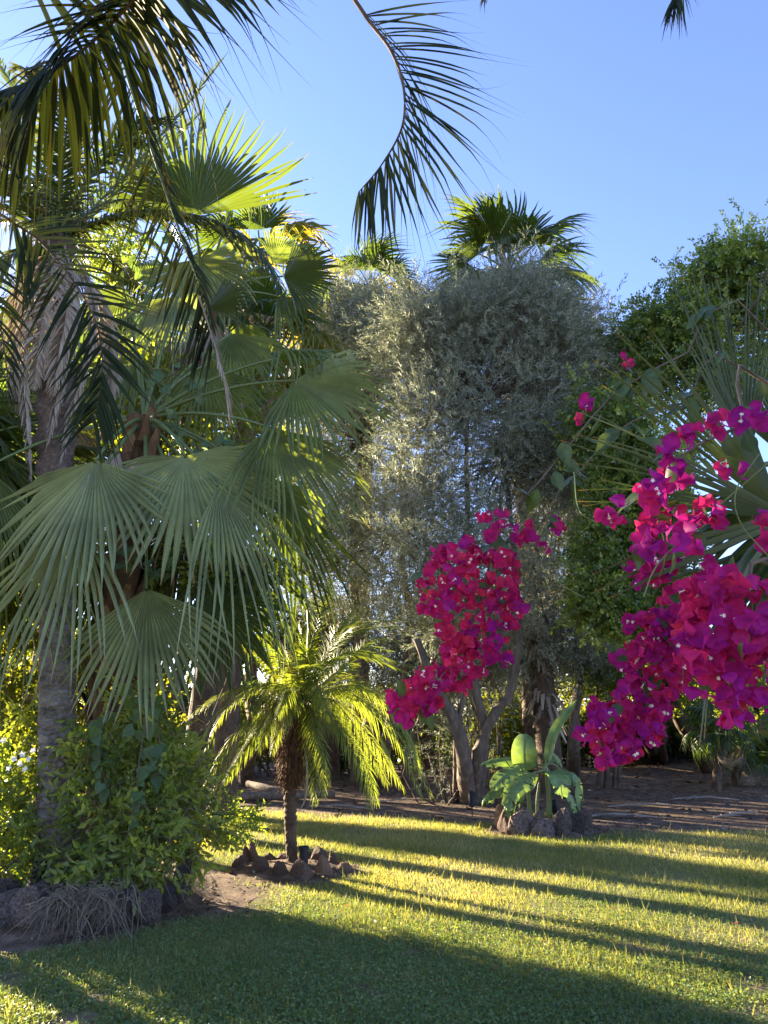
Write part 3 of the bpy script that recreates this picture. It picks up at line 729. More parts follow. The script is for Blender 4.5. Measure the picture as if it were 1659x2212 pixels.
def far_fan_palm(label, crown, base, Rl, n, tr, tpls, dry=8, pet=.9, bark='bark_brown', top=80, low=-35, shag=False, threads=0, group='fan palms standing behind the trees'):
    crown = np.asarray(crown, float)
    base = A(crown[0] - .25, crown[1] + .2, 0) if base is None else np.asarray(base, float)
    if abs(base[2]) < .01: base[2] = float(hgt(base[0], base[1])) - .03
    t = thing('fan_palm', label, 'palm', base, group)
    mb = MB(); tube(mb, curve([base, (base + crown) / 2 + A(R.normal(0, .1), 0, 0), crown], 14), [tr * 1.15, tr, tr * .85], 12, .5, .03)
    mb.build('trunk', M[bark], t, smooth=True)
    if shag:
        mb = MB(); k = 420
        tt = .12 + .88 * R.random(k); a = R.random(k) * 6.283
        c = base + (crown - base) * tt[:, None] + np.stack([np.cos(a), np.sin(a), 0 * a], 1) * tr
        o = np.stack([np.cos(a), np.sin(a), -.6 + 0 * a], 1)
        u = np.linspace(0, 1, 3)[None, :, None]
        C = c[:, None] + nz(o)[:, None] * u * (.28 * R.random((k, 1, 1)) + .15) + A(0, 0, -.22) * u ** 2
        S = np.repeat(np.stack([-np.sin(a), np.cos(a), 0 * a], 1)[:, None], 3, 1)
        ribbons(mb, C, S, np.broadcast_to(A(.05, .045, .02)[None], (k, 3)), R.random(k))
        mb.build('old_leaf_bases', M['dry_frond'], t, kind='stuff')
    for i in range(n):
        az = i * 2.39996 + R.normal(0, .15); f = (i + .5) / n
        el = rad(top + (low - top) * f + R.normal(0, 5))
        D = A(math.cos(az) * math.cos(el), math.sin(az) * math.cos(el), math.sin(el))
        X = nz(D + A(0, 0, -.25 - .35 * f)); Zr = nz(A(0, 0, 1) + .25 * R.normal(size=3) + .4 * D)
        s = Rl * (.85 + .25 * R.random())
        inst('frond', tpls[i % len(tpls)], t, crown + D * pet * s * 1.02, X, Zr, s)
    for i in range(dry):
        az = i * 2.4 + R.normal(0, .3); el = rad(-50 - 25 * R.random())
        D = A(math.cos(az) * math.cos(el), math.sin(az) * math.cos(el), math.sin(el))
        inst('dry_frond', FT_dry[i % 2], t, crown + D * .75 * Rl, nz(D + A(0, 0, -1.2)), nz(A(math.cos(az), math.sin(az), .3)), Rl * .8)
    if threads:
        mb = MB(); u = np.linspace(0, 1, 8)[None, :, None]
        a = R.random(threads) * 6.283; D = np.stack([np.cos(a), np.sin(a), .35 + .3 * R.random(threads)], 1)
        l = (1.2 + .5 * R.random(threads))[:, None, None] * Rl
        C = crown + D[:, None] * l * u + A(0, 0, -1) * (1.5 * R.random((threads, 1, 1)) + .5) * u ** 3 * Rl
        S = np.repeat(nz(np.cross(D, R.normal(size=(threads, 3))))[:, None], 8, 1)
        ribbons(mb, C, S, np.broadcast_to(.05 * A(.6, .6, .7, .8, .9, 1, .8, .3)[None], (threads, 8)), R.random(threads))
        mb.build('dry_flower_stalk', M['dry_frond'], t)
    return t
far_fan_palm('tall dark fan palm with shaggy trunk and dangling dry threads at the centre back', P(1100, 615, 18.5), G(1182, 1690) + A(-.6, -3.6, 0), 1.5, 26, .26, FT_dark + FT_far[:1], 7, .85, 'bark_brown', 85, -40, True, 24)
far_fan_palm('pale fan palm with fronds coloured sunlit yellow showing above the grey-green trees', P(800, 640, 21), None, 1.1, 20, .2, FT_far + FT_yel, 8, .9, threads=5)
far_fan_palm('fan palm with fronds coloured bright sunlit yellow above the big fan leaves', P(565, 590, 14.5), None, 1.0, 18, .2, FT_yel + FT_far, 6, .9)
far_fan_palm('fan palm with a dry sunlit skirt right of the big fan leaves', P(560, 760, 12.5), A(-2.95, 12.4, 0), 1.0, 20, .2, FT_far + FT_yel, 16, .8, low=-20)
far_fan_palm('low fan palm with dense drooping fronds behind the grey trunk', P(150, 830, 13), None, 1.15, 22, .14, FT_far, 10, .8)
far_fan_palm('fan palm with folded dark fronds at the left edge behind the trunk', P(10, 1010, 10.5), None, 1.0, 20, .14, FT_far + FT_dark, 8, .8)
far_fan_palm('small sunlit fan palm beside the foot of the leaning trunk', P(1562, 1575, 19), None, .62, 15, .1, FT_far, 2, .8, top=70, low=-30, group='small fan palms')
far_fan_palm('smallest fan palm growing from a dark mound at the right edge', P(1608, 1640, 20.5), None, .5, 12, .1, FT_far, 4, .8, low=-20, group='small fan palms')
far_fan_palm('dim small fan palm in the undergrowth left of the lit palm', P(500, 1560, 19), None, .7, 15, .1, FT_far, 2, .8, low=-30, group='small fan palms')
far_fan_palm('leafy fan palm added beyond the left edge to shade the blossom', A(-5.25, 8.2, 4.0), None, 1.15, 34, .14, FT_far, 6, .7, low=-45, group=None)  # added out of view, its crown keeps the sun off the bougainvillea
far_fan_palm('low leafy fan palm added beyond the left edge to shade the big fans', A(-5.5, 9.9, 3.5), None, 1.0, 26, .14, FT_far, 4, .7, low=-30, group=None)  # second palm added out of view, shades the lower left fan leaves
# low round tree behind the left clump, its shade falls across the lawn
hb = A(-8.2, 19.5, 0)
green_tree('round green tree far behind the grey palm trunk', hb, [([hb, A(-8.2, 19.5, 1.5), A(-8.15, 19.45, 3.0)], .16, .08)], sublumps((-8.15, 19.45, 3.0), (.75, .75, 1.0), 14, .42), 2000, group=None)
# tall trunks left of the picture: their shade crosses the lawn
def shade_palm(label, x, y, h, r=.2):
    far_fan_palm(label, A(x, y, h), A(x, y, 0), 1.1, 18, r, FT_far, 8, .9, group='tall palms beyond the left edge')
shade_palm('tall fan palm beyond the left edge, nearest the lawn', -9.6, 18.6, 7.5, .14)
shade_palm('tall fan palm beyond the left edge, behind the nearest', -12.5, 23.8, 8.5, .17)
shade_palm('tall fan palm beyond the left edge, farthest back', -13.6, 27.2, 9.0, .18)

# ------------------------------------------------------------------ big fan palm on the left
c2 = P(312, 905, 8.0); base2 = A(-2.55, 8.3, .2)
fp = thing('fan_palm', 'big fan palm with broad pale green leaves rising from the left bed', 'palm', base2, 'fan palms in the left bed')
mb = MB(); tube(mb, curve([base2, P(235, 1500, 8.2), P(280, 1150, 8.1), c2], 20), [.22, .19, .17, .2], 14, .4, .04)
mb.build('trunk', M['boot'], fp, smooth=True)
axis2 = curve([base2, P(235, 1500, 8.2), P(280, 1150, 8.1), c2], 60)
for i in range(66):
    f = .1 + .86 * i / 66; a = i * 2.39996 + R.normal(0, .2)
    c = axis2[int(f * 59)]; o = A(math.cos(a), math.sin(a), 0)
    mb = MB(); w = .055 + .03 * R.random(); L = .2 + .12 * R.random()
    C = np.array([c + o * .17 + A(0, 0, -.06), c + o * .22 + A(0, 0, L * .3), c + o * (.25 + .05 * R.random()) + A(0, 0, L * .8), c + o * (.3 + .06 * R.random()) + A(0, 0, L)])
    S = np.repeat(A(-math.sin(a), math.cos(a), 0)[None], 4, 0)
    ribbons(mb, C[None], S[None], np.array([[w * 1.3, w, w * .7, w * .5]]), R.random(), .5)
    mb.build('leaf_base', M['boot'], fp)
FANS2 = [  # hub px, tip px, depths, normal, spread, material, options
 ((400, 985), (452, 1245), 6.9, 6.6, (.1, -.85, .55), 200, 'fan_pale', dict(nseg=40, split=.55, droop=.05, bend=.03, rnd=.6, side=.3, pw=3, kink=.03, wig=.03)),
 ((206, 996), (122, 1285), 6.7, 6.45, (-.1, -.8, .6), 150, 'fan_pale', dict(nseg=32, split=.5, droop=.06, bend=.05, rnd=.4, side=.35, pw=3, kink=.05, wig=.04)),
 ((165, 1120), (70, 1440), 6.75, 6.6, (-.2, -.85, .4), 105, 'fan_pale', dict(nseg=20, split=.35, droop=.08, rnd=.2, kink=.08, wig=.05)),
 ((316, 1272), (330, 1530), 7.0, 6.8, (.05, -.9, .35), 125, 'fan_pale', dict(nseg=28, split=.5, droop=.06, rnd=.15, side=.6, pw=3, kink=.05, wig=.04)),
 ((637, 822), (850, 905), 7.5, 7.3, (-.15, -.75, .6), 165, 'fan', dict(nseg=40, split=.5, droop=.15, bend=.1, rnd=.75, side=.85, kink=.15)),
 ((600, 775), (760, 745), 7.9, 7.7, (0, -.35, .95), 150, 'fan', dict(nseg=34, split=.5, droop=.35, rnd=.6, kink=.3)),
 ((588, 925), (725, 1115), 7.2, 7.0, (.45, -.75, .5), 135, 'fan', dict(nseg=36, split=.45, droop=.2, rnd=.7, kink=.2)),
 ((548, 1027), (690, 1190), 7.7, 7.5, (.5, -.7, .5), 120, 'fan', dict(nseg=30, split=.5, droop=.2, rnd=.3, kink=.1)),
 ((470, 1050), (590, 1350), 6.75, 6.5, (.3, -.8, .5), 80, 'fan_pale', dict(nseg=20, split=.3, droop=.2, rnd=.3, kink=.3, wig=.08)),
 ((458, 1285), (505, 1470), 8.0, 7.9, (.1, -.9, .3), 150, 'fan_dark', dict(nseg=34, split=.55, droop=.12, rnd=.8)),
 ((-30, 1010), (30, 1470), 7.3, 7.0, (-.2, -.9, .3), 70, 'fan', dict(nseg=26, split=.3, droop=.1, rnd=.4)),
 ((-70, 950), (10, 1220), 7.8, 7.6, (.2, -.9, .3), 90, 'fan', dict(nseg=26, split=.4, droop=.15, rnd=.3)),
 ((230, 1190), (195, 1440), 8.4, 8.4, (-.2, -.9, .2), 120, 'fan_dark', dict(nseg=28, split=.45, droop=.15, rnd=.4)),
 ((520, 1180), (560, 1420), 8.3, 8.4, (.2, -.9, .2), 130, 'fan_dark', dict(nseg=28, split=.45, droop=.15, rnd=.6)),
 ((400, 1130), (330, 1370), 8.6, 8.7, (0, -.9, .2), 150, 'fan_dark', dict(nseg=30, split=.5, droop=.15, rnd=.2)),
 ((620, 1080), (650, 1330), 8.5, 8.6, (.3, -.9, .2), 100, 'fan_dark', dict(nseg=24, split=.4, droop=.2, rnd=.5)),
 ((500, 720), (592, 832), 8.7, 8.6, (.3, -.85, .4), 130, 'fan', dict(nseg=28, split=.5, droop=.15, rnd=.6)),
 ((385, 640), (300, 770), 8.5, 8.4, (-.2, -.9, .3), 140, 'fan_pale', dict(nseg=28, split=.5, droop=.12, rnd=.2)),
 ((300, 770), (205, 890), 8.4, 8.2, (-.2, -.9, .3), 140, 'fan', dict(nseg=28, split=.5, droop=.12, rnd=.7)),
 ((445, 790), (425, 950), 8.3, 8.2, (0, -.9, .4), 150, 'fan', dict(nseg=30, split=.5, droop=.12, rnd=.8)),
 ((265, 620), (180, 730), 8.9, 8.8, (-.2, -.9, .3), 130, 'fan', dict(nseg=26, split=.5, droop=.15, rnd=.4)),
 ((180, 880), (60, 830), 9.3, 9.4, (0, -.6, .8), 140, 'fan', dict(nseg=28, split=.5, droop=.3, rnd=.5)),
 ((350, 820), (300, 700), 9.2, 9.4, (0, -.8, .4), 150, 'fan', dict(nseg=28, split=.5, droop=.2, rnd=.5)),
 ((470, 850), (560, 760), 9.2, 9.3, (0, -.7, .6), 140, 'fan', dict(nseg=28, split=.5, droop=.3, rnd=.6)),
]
for (hx, hy), (tx, ty), dh, dt, nr, spd, mt, kw in FANS2:
    fan(fp, c2, P(hx, hy, dh), P(tx, ty, dt), nr, spd, mt, up=.22, **kw)
for i in range(9):  # dry skirt
    a = i * .7; o = A(math.cos(a), math.sin(a), 0)
    fan(fp, None, c2 + o * .3 + A(0, 0, -.35 - .2 * R.random()), c2 + o * .5 + A(0, 0, -1.2), o + A(0, 0, .2), 70, 'dry_frond', nseg=14, split=.3, droop=.2, name='dry_frond')

# second fan palm of the clump, behind and taller
c3 = P(440, 640, 9.3); base3 = A(-3.12, 8.72, .15)
fp3 = thing('fan_palm', 'taller fan palm with stiff dark leaves behind the big pale one', 'palm', base3, 'fan palms in the left bed')
mb = MB(); tube(mb, curve([base3, P(320, 1400, 8.9), P(420, 900, 9.3), c3], 20), [.2, .17, .16, .18], 14, .4, .05)
mb.build('trunk', M['boot'], fp3, smooth=True)
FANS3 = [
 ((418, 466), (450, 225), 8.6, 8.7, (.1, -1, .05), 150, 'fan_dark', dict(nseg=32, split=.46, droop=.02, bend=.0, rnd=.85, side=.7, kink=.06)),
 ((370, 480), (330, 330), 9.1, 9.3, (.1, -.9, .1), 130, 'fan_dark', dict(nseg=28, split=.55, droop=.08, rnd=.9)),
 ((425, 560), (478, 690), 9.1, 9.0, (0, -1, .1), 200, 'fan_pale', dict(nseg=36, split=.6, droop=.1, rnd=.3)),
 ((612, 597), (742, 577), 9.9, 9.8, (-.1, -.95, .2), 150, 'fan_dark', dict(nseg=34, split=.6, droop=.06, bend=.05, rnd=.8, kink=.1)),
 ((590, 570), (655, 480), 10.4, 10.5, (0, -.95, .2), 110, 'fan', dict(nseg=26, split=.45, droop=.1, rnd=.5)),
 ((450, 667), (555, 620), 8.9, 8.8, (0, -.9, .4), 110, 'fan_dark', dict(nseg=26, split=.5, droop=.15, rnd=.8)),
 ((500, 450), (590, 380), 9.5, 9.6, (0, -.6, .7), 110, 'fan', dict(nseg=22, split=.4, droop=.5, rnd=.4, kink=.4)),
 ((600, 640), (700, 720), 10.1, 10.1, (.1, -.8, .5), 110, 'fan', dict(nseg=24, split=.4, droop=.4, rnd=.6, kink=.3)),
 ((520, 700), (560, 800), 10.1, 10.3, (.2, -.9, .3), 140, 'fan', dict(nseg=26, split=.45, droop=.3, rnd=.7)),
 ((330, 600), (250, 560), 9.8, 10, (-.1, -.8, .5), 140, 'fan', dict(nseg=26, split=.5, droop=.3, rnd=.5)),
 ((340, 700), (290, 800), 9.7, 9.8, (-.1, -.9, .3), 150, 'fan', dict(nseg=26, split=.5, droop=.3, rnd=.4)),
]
for (hx, hy), (tx, ty), dh, dt, nr, spd, mt, kw in FANS3:
    fan(fp3, c3, P(hx, hy, dh), P(tx, ty, dt), nr, spd, mt, up=.15, **kw)
for i in range(8):
    a = i * .8; o = A(math.cos(a), math.sin(a), 0)
    fan(fp3, None, c3 + o * .3 + A(0, 0, -.3 - .5 * R.random()), c3 + o * .5 + A(0, 0, -1.4), o + A(0, 0, .2), 80, 'dry_frond', nseg=14, split=.3, droop=.2, name='dry_frond')

# tree mass behind the left palms
hb2 = A(-4.6, 15.2, 0)
lum = px_lumps([(120, 760, 100, 90), (230, 700, 90, 90), (330, 830, 100, 90), (450, 930, 100, 80), (220, 930, 110, 90), (340, 1050, 110, 80), (500, 1090, 90, 70), (180, 1130, 100, 70), (60, 980, 80, 90), (580, 990, 60, 60), (250, 560, 70, 80), (430, 780, 80, 80)], 15, 9, .45)
green_tree('dense green tree standing behind the left palms', hb2, [([hb2, A(-4.6, 15.2, 2.5), A(-4.2, 15.1, 5), A(-4.2, 15, 7.5)], .2, .07)], lum, 4800, m_='bush_leaf', group=None)
# ------------------------------------------------------------------ grey-trunked date palm on the left
bp = A(-3.05, 7.45, .2)
bp = P(122, 1905, 7.5)
c1 = P(118, 520, 8.0)
dp = thing('date_palm', 'grey-trunked feather palm with a hanging beard of dead fronds', 'palm', bp)
ax1 = curve([bp, P(122, 1700, 7.5), P(124, 1400, 7.6), P(125, 1150, 7.7), P(118, 850, 7.8), P(112, 650, 7.95), c1], 90)
mb = MB()
th = np.linspace(0, 2 * math.pi, 26, endpoint=False); n1 = len(ax1); tt = np.linspace(0, 1, n1)
rr = np.interp(tt, [0, .05, .15, .42, .5, .85, 1], [.26, .20, .165, .155, .165, .19, .21])
ph = tt * 190
prof = np.where(tt > .47, .022 * np.maximum(0, np.sin(ph[:, None] + th[None] * 3)) + .022 * np.maximum(0, np.sin(ph[:, None] - th[None] * 3)), .004 * np.sin(ph[:, None] * .8)).reshape(n1, -1) if False else np.where((tt > .47)[:, None], .055 * np.maximum(0, np.sin(ph[:, None] * .45 + th[None] * 4)) * np.maximum(0, np.sin(ph[:, None] * .45 - th[None] * 4)) * 1.4, .005 * np.sin(ph[:, None] * .7 + np.sin(th[None] * 2)))
rad_ = rr[:, None] + prof + R.normal(0, .004, (n1, 26)) + .012 * np.sin(th[None] * 3 + tt[:, None] * 9)
V = ax1[:, None] + rad_[..., None] * np.stack([np.cos(th), np.sin(th), 0 * th], -1)[None]
i = np.arange(n1 - 1)[:, None] * 26; j = np.arange(26)[None]; j2 = (j + 1) % 26
Fq = np.stack([i + j, i + j2, i + 26 + j2, i + 26 + j], -1)
cut = int(.47 * n1)
mb.add(V.reshape(-1, 3), Fq[:cut].reshape(-1, 4), .5, 0., 0)
mb2 = MB(); mb2.add(V.reshape(-1, 3), Fq[cut:].reshape(-1, 4))
mb.build('trunk', M['bark_grey'], dp, smooth=True)
mb2.build('upper_trunk', M['bark_scale'], dp)
C0 = c1
def pl(pts): return [P(*q) for q in pts]
DATE = [
 ([(150, 500, 8.1), (300, 345, 8.4), (410, 215, 8.6), (493, 112, 8.7)], .34, 'feather_pale', (50, 14), .05, .25),
 ([(140, 500, 8.4), (280, 390, 9.0), (370, 300, 9.3), (445, 232, 9.4)], .36, 'feather_pale', (60, 25), .1, .2),
 ([(100, 500, 8.0), (30, 400, 8.0), (-50, 330, 8.0), (-120, 300, 8)], .4, 'feather', (60, 25), .2, .2),
 ([(95, 510, 7.9), (20, 450, 7.8), (-70, 440, 7.6), (-130, 470, 7.5)], .42, 'feather', (65, 25), .3, .15),
 ([(140, 505, 7.9), (300, 455, 7.7), (470, 480, 7.6), (580, 570, 7.6), (628, 680, 7.6)], .36, 'feather', (60, 25), .5, .1),
 ([(125, 490, 8.1), (160, 330, 8.3), (215, 200, 8.5), (260, 110, 8.6)], .4, 'feather', (55, 20), .15, .2),
 ([(110, 490, 8.0), (80, 320, 8.0), (30, 190, 8.0), (-30, 90, 8)], .42, 'feather', (55, 20), .2, .2),
 ([(110, 530, 7.8), (40, 540, 7.5), (-20, 600, 7.3), (-60, 700, 7.2)], .42, 'feather', (60, 25), .6, .1),
 ([(125, 495, 8.3), (190, 380, 9), (240, 290, 9.4), (310, 215, 9.6)], .4, 'feather', (55, 20), .2, .2),
 ([(130, 510, 8.3), (220, 480, 9), (330, 520, 9.3), (400, 620, 9.4)], .38, 'feather', (60, 25), .5, .1),
 ([(100, 540, 8.3), (20, 640, 8.6), (-10, 760, 8.7), (-20, 880, 8.7)], .4, 'feather', (60, 25), .5, .1),
]
for pts, L, mt, ang, dr, lf in DATE:
    pinnate(dp, [C0] + pl(pts), 74, L, .016, mt, .018, R.random(), ang=ang, droop=dr, lift=lf, M_=40, st=5, up=(0, -1, .35) if mt == 'feather_pale' else (0, -.4, 1))
for i in range(16):
    a = i * 2.4; el = rad(65 - 75 * i / 16); D = A(math.cos(a) * math.cos(el), math.sin(a) * math.cos(el), math.sin(el)); h_ = D * A(1, 1, 0)
    pinnate(dp, [C0, C0 + D * .9 + A(0, 0, .15), C0 + D * 1.7 + h_ * .3 + A(0, 0, -.15), C0 + D * 2.1 + h_ * .7 + A(0, 0, -.8)], 70, .4, .016, 'feather', .018, R.random(), ang=(60, 22), droop=.4, lift=.15, M_=40, st=5, up=(0, -.3, 1))
DEAD = [
 ([(105, 520, 7.75), (112, 600, 7.5), (88, 720, 7.45), (72, 850, 7.5)], .30, (60, 35), .3),
 ([(85, 530, 7.8), (55, 650, 7.55), (55, 850, 7.5), (68, 1055, 7.5)], .20, (22, 12), .5),
 ([(140, 530, 7.8), (160, 640, 7.5), (135, 800, 7.5), (98, 975, 7.5)], .22, (30, 15), .5),
 ([(155, 540, 7.9), (205, 660, 7.6), (165, 850, 7.55), (128, 1010, 7.5)], .2, (25, 12), .5),
 ([(130, 540, 7.7), (145, 660, 7.4), (128, 760, 7.4), (115, 860, 7.45)], .26, (45, 25), .4),
 ([(90, 530, 8.0), (40, 640, 7.9), (30, 780, 7.85), (45, 900, 7.8)], .25, (35, 15), .5),
 ([(165, 560, 8.0), (225, 680, 8.0), (240, 820, 8.0), (215, 960, 8.0)], .25, (35, 20), .5),
]
for pts, L, ang, dr in DEAD:
    pinnate(dp, pl(pts), 80, L * 1.1, .019, 'dry_frond', .014, .5, name='dead_frond', rmat='dry_frond', ang=ang, droop=dr, lift=.05, M_=40, st=5, up=(0, -1, .3), jit=.15)
# ------------------------------------------------------------------ small lit date palm with rock ring
py_b = A(PYG[0], PYG[1], .02); yp = PYG[1]
pc = P(648, 1505, yp)
pp = thing('pygmy_date_palm', 'small sunlit feather palm with arching yellow-green fronds on the lawn', 'palm', py_b)
axp = curve([py_b, P(628, 1800, yp), P(627, 1690, yp), P(634, 1600, yp), P(645, 1520, yp)], 70)
th = np.linspace(0, 2 * math.pi, 18, endpoint=False); n1 = len(axp); tt = np.linspace(0, 1, n1)
r_ = np.interp(tt, [0, .1, .5, .56, 1], [.078, .064, .064, .07, .08])[:, None] * (1 + .22 * (((tt * 34) % 1) < .35)[:, None]) * (1 + R.normal(0, .05, (n1, 18)))
V = axp[:, None] + r_[..., None] * np.stack([np.cos(th), np.sin(th), 0 * th], -1)[None]
i = np.arange(n1 - 1)[:, None] * 18; j = np.arange(18)[None]; j2 = (j + 1) % 18
mb = MB(); mb.add(V.reshape(-1, 3), np.stack([i + j, i + j2, i + 18 + j2, i + 18 + j], -1).reshape(-1, 4))
mb.build('trunk', M['bark_brown'], pp)
mb = MB(); k = 2600                      # hairy fibre jacket under the crown
t_ = .50 + .5 * R.random(k); a = R.random(k) * 6.283
c = axp[(t_ * 69).astype(int)]; o = np.stack([np.cos(a), np.sin(a), 0 * a], 1)
rj = np.interp(t_, [.5, .56, .7, .85, 1], [.06, .12, .165, .15, .12])
u = np.linspace(0, 1, 4)[None, :, None]
l = (.05 + .10 * R.random((k, 1, 1)))
C = (c + o * rj[:, None] * (.55 + .5 * R.random((k, 1))))[:, None] + (o + R.normal(0, .4, (k, 3)))[:, None] * l * .5 * u + A(0, 0, -1) * l * u ** 1.5 + R.normal(0, .012, (k, 4, 3)) * u
S = np.repeat(nz(np.cross(o, R.normal(size=(k, 3))))[:, None], 4, 1)
ribbons(mb, C, S, np.broadcast_to(.0055 * A(1, 1, .8, .2)[None], (k, 4)), R.random(k))
tube(mb, axp[35:], [.04, .115, .115, .1], 12, .2, .15)
mb.build('fibre_jacket', M['fibre'], pp, kind='stuff')
for i in range(26):                      # old frond stubs
    a = i * 2.4; f = .74 + .26 * i / 26; c = axp[int(f * 69)]; o = A(math.cos(a), math.sin(a), 0)
    mb = MB(); L = .10 + .12 * R.random()
    tube(mb, [c + o * .07, c + o * .11 + A(0, 0, L * .5), c + o * (.13 + .06 * R.random()) + A(0, 0, L)], [.016, .01, .004], 5, R.random())
    mb.build('frond_stub', M['boot'], pp)
PYGF = [  # points along each frond (photo pixels), depth of the tip behind the trunk
 ([(681, 1362), (700, 1310), (714, 1258)], .1), ([(711, 1391), (738, 1352), (770, 1308)], .2), ([(722, 1400), (776, 1362), (876, 1352)], .0), ([(730, 1420), (788, 1408), (888, 1440)], .3),
 ([(655, 1432), (650, 1400), (644, 1355)], -.3), ([(622, 1440), (600, 1405), (572, 1372)], .3), ([(610, 1455), (575, 1425), (520, 1395)], .6), ([(740, 1440), (800, 1385), (860, 1385)], .6),
 ([(720, 1478), (764, 1470), (838, 1505)], -.5), ([(740, 1490), (793, 1528), (864, 1610), (912, 1722)], .1), ([(745, 1480), (810, 1500), (880, 1580), (905, 1650)], .5), ([(710, 1510), (750, 1545), (795, 1615), (836, 1690)], -.4),
 ([(695, 1525), (732, 1575), (778, 1655), (800, 1742)], -.7), ([(672, 1535), (682, 1575), (697, 1640), (700, 1715)], -.75), ([(600, 1490), (565, 1525), (496, 1600), (440, 1700)], -.1), ([(610, 1500), (578, 1545), (528, 1622), (486, 1688)], -.5),
 ([(610, 1480), (557, 1478), (481, 1497), (412, 1550)], .2), ([(600, 1480), (540, 1490), (470, 1540), (425, 1620)], .6), ([(625, 1515), (595, 1540), (560, 1615)], -.7), ([(735, 1500), (790, 1540), (830, 1610), (860, 1690)], .9),
 ([(640, 1470), (625, 1490), (600, 1545)], -1.1), ([(672, 1470), (690, 1490), (715, 1550)], -1.1), ([(655, 1450), (668, 1430), (700, 1440)], -.9), ([(640, 1450), (610, 1440), (575, 1470)], -.9), ([(690, 1450), (730, 1425), (770, 1450)], -.8),
]
for pts_, do in PYGF:
  for rep in range(2):
    if rep: e1, e2 = R.normal(0, 16, 2); do = do + R.normal(0, .4)
    else: e1 = e2 = 0.
    q_ = [P(x_ + e1 * (i_ + 1) / len(pts_), y_ + e2 * (i_ + 1) / len(pts_), yp + do * (i_ + 1) / len(pts_)) for i_, (x_, y_) in enumerate(pts_)]
    dn = pts_[-1][1] > pts_[0][1] + 40
    pinnate(pp, [pc + A(R.normal(0, .03), 0, -.03)] + q_, 54, .225, .0062, 'pygmy', .008, .3 + .5 * R.random(), rmat='pygmy_rachis', up=(0, -.45, 1),
            ang=(62, 26), droop=.5 if dn else .22, lift=.14, M_=34, st=5, fold=.3, prof=lambda t: np.interp(t, [0, .1, .35, .75, 1], [.35, .75, 1, .8, .3]), jit=.08)
mb = MB(); tube(mb, curve([P(652, 1600, yp - .1), P(662, 1640, yp - .15), P(660, 1720, yp - .12), P(645, 1755, yp - .12)], 10), [.004, .012, .014, .003], 5)
mb.build('dry_spathe', M['dry_frond'], pp)

# ------------------------------------------------------------------ rocks
def rock_mesh(nm, seed, m, sub=4, pit=.16):
    bm = bmesh.new(); bmesh.ops.create_icosphere(bm, subdivisions=sub, radius=1)
    rg = random.Random(seed); pls = [(Vector((rg.gauss(0, 1), rg.gauss(0, 1), rg.gauss(0, 1))).normalized(), .55 + .3 * rg.random()) for _ in range(9)]
    off = Vector((seed * 3.7, seed * 1.3, seed * 5.1))
    for v in bm.verts:
        p = v.co.copy()
        d = 1 + .34 * noise.noise(p * 1.1 + off) + .18 * noise.noise(p * 2.6 + off) + .07 * noise.noise(p * 6 + off)
        for pn, pd in pls:
            e_ = p.normalized().dot(pn)
            if e_ > pd / d: d = d * .15 + .85 * pd / e_
        q = noise.voronoi(p * 3.4 + off)[0][0]
        d -= pit * max(0, .42 - q) * 3.2 - .05 * abs(noise.noise(p * 12 + off))
        v.co = p * d
    me = bpy.data.meshes.new(nm); bm.to_mesh(me); bm.free(); me.materials.append(m)
    for nm2 in ("rnd", "u"): me.attributes.new(nm2, 'FLOAT', 'POINT')
    me.polygons.foreach_set("use_smooth", np.full(len(me.polygons), False))
    return me
ROCKD = [rock_mesh('rock_dark', 3 + q, M['rock_dark'], 4, .2) for q in range(5)]
ROCKR = [rock_mesh('rock_red', 13 + q, M['rock_red'], 3, .08) for q in range(5)]
def put_rock(parent, me, px, py, y, wpx, hpx, dep=.85, tilt=.22):
    q_ = .8 + .3 * R.random(); wpx, hpx = wpx * .80 * (.85 + .3 * R.random()), hpx * q_
    """rock whose foot shows at photo px,py; width and height in photo pixels"""
    k = y / FPX * 1.0
    c = P(px, py - hpx * .42, y)
    a = R.random() * 6.283
    Z = nz(A(R.normal(0, tilt), R.normal(0, tilt), 1)); X = A(math.cos(a) * .25 + .97, math.sin(a) * .25, 0)
    return inst('rock', me, parent, c, X, Z, (wpx * k * .5, wpx * k * .5 * dep, hpx * k * .58))
rb = thing('stone_border', 'ring of reddish stones round the foot of the small lit palm', 'stone border', py_b)
for px_, py_, dy, w, h in [(515, 1886, .25, 30, 48), (530, 1880, .35, 26, 62), (547, 1876, .35, 30, 50), (580, 1882, .5, 46, 36), (610, 1880, .55, 40, 34), (560, 1902, -.25, 48, 56), (606, 1906, -.45, 56, 48), (655, 1905, -.5, 66, 38),
                           (700, 1900, -.35, 50, 52), (690, 1872, .4, 48, 46), (717, 1885, .2, 34, 44), (742, 1892, -.1, 42, 30), (540, 1906, -.3, 34, 36), (520, 1900, .0, 24, 40), (660, 1868, .55, 40, 30), (720, 1898, -.2, 30, 28)]:
    put_rock(rb, ROCKR[int(R.integers(5))], px_, py_, yp + dy, w, h)
yb = BAN[1]
rb = thing('stone_border', 'ring of dark pitted volcanic stones round the banana clump', 'stone border', BAN)
for px_, py_, dy, w, h in [(1098, 1806, -.35, 56, 66), (1128, 1812, -.5, 64, 62), (1172, 1814, -.6, 70, 56), (1215, 1814, -.55, 52, 62), (1243, 1810, -.4, 54, 70), (1263, 1800, -.1, 44, 66), (1085, 1796, .1, 40, 52), (1200, 1785, .5, 60, 40), (1130, 1780, .55, 60, 40), (1250, 1785, .4, 50, 44), (1165, 1800, -.35, 40, 50)]:
    put_rock(rb, (ROCKD if px_ > 1140 else ROCKR if px_ < 1110 else ROCKD)[int(R.integers(5))], px_, py_, yb + dy, w, h)
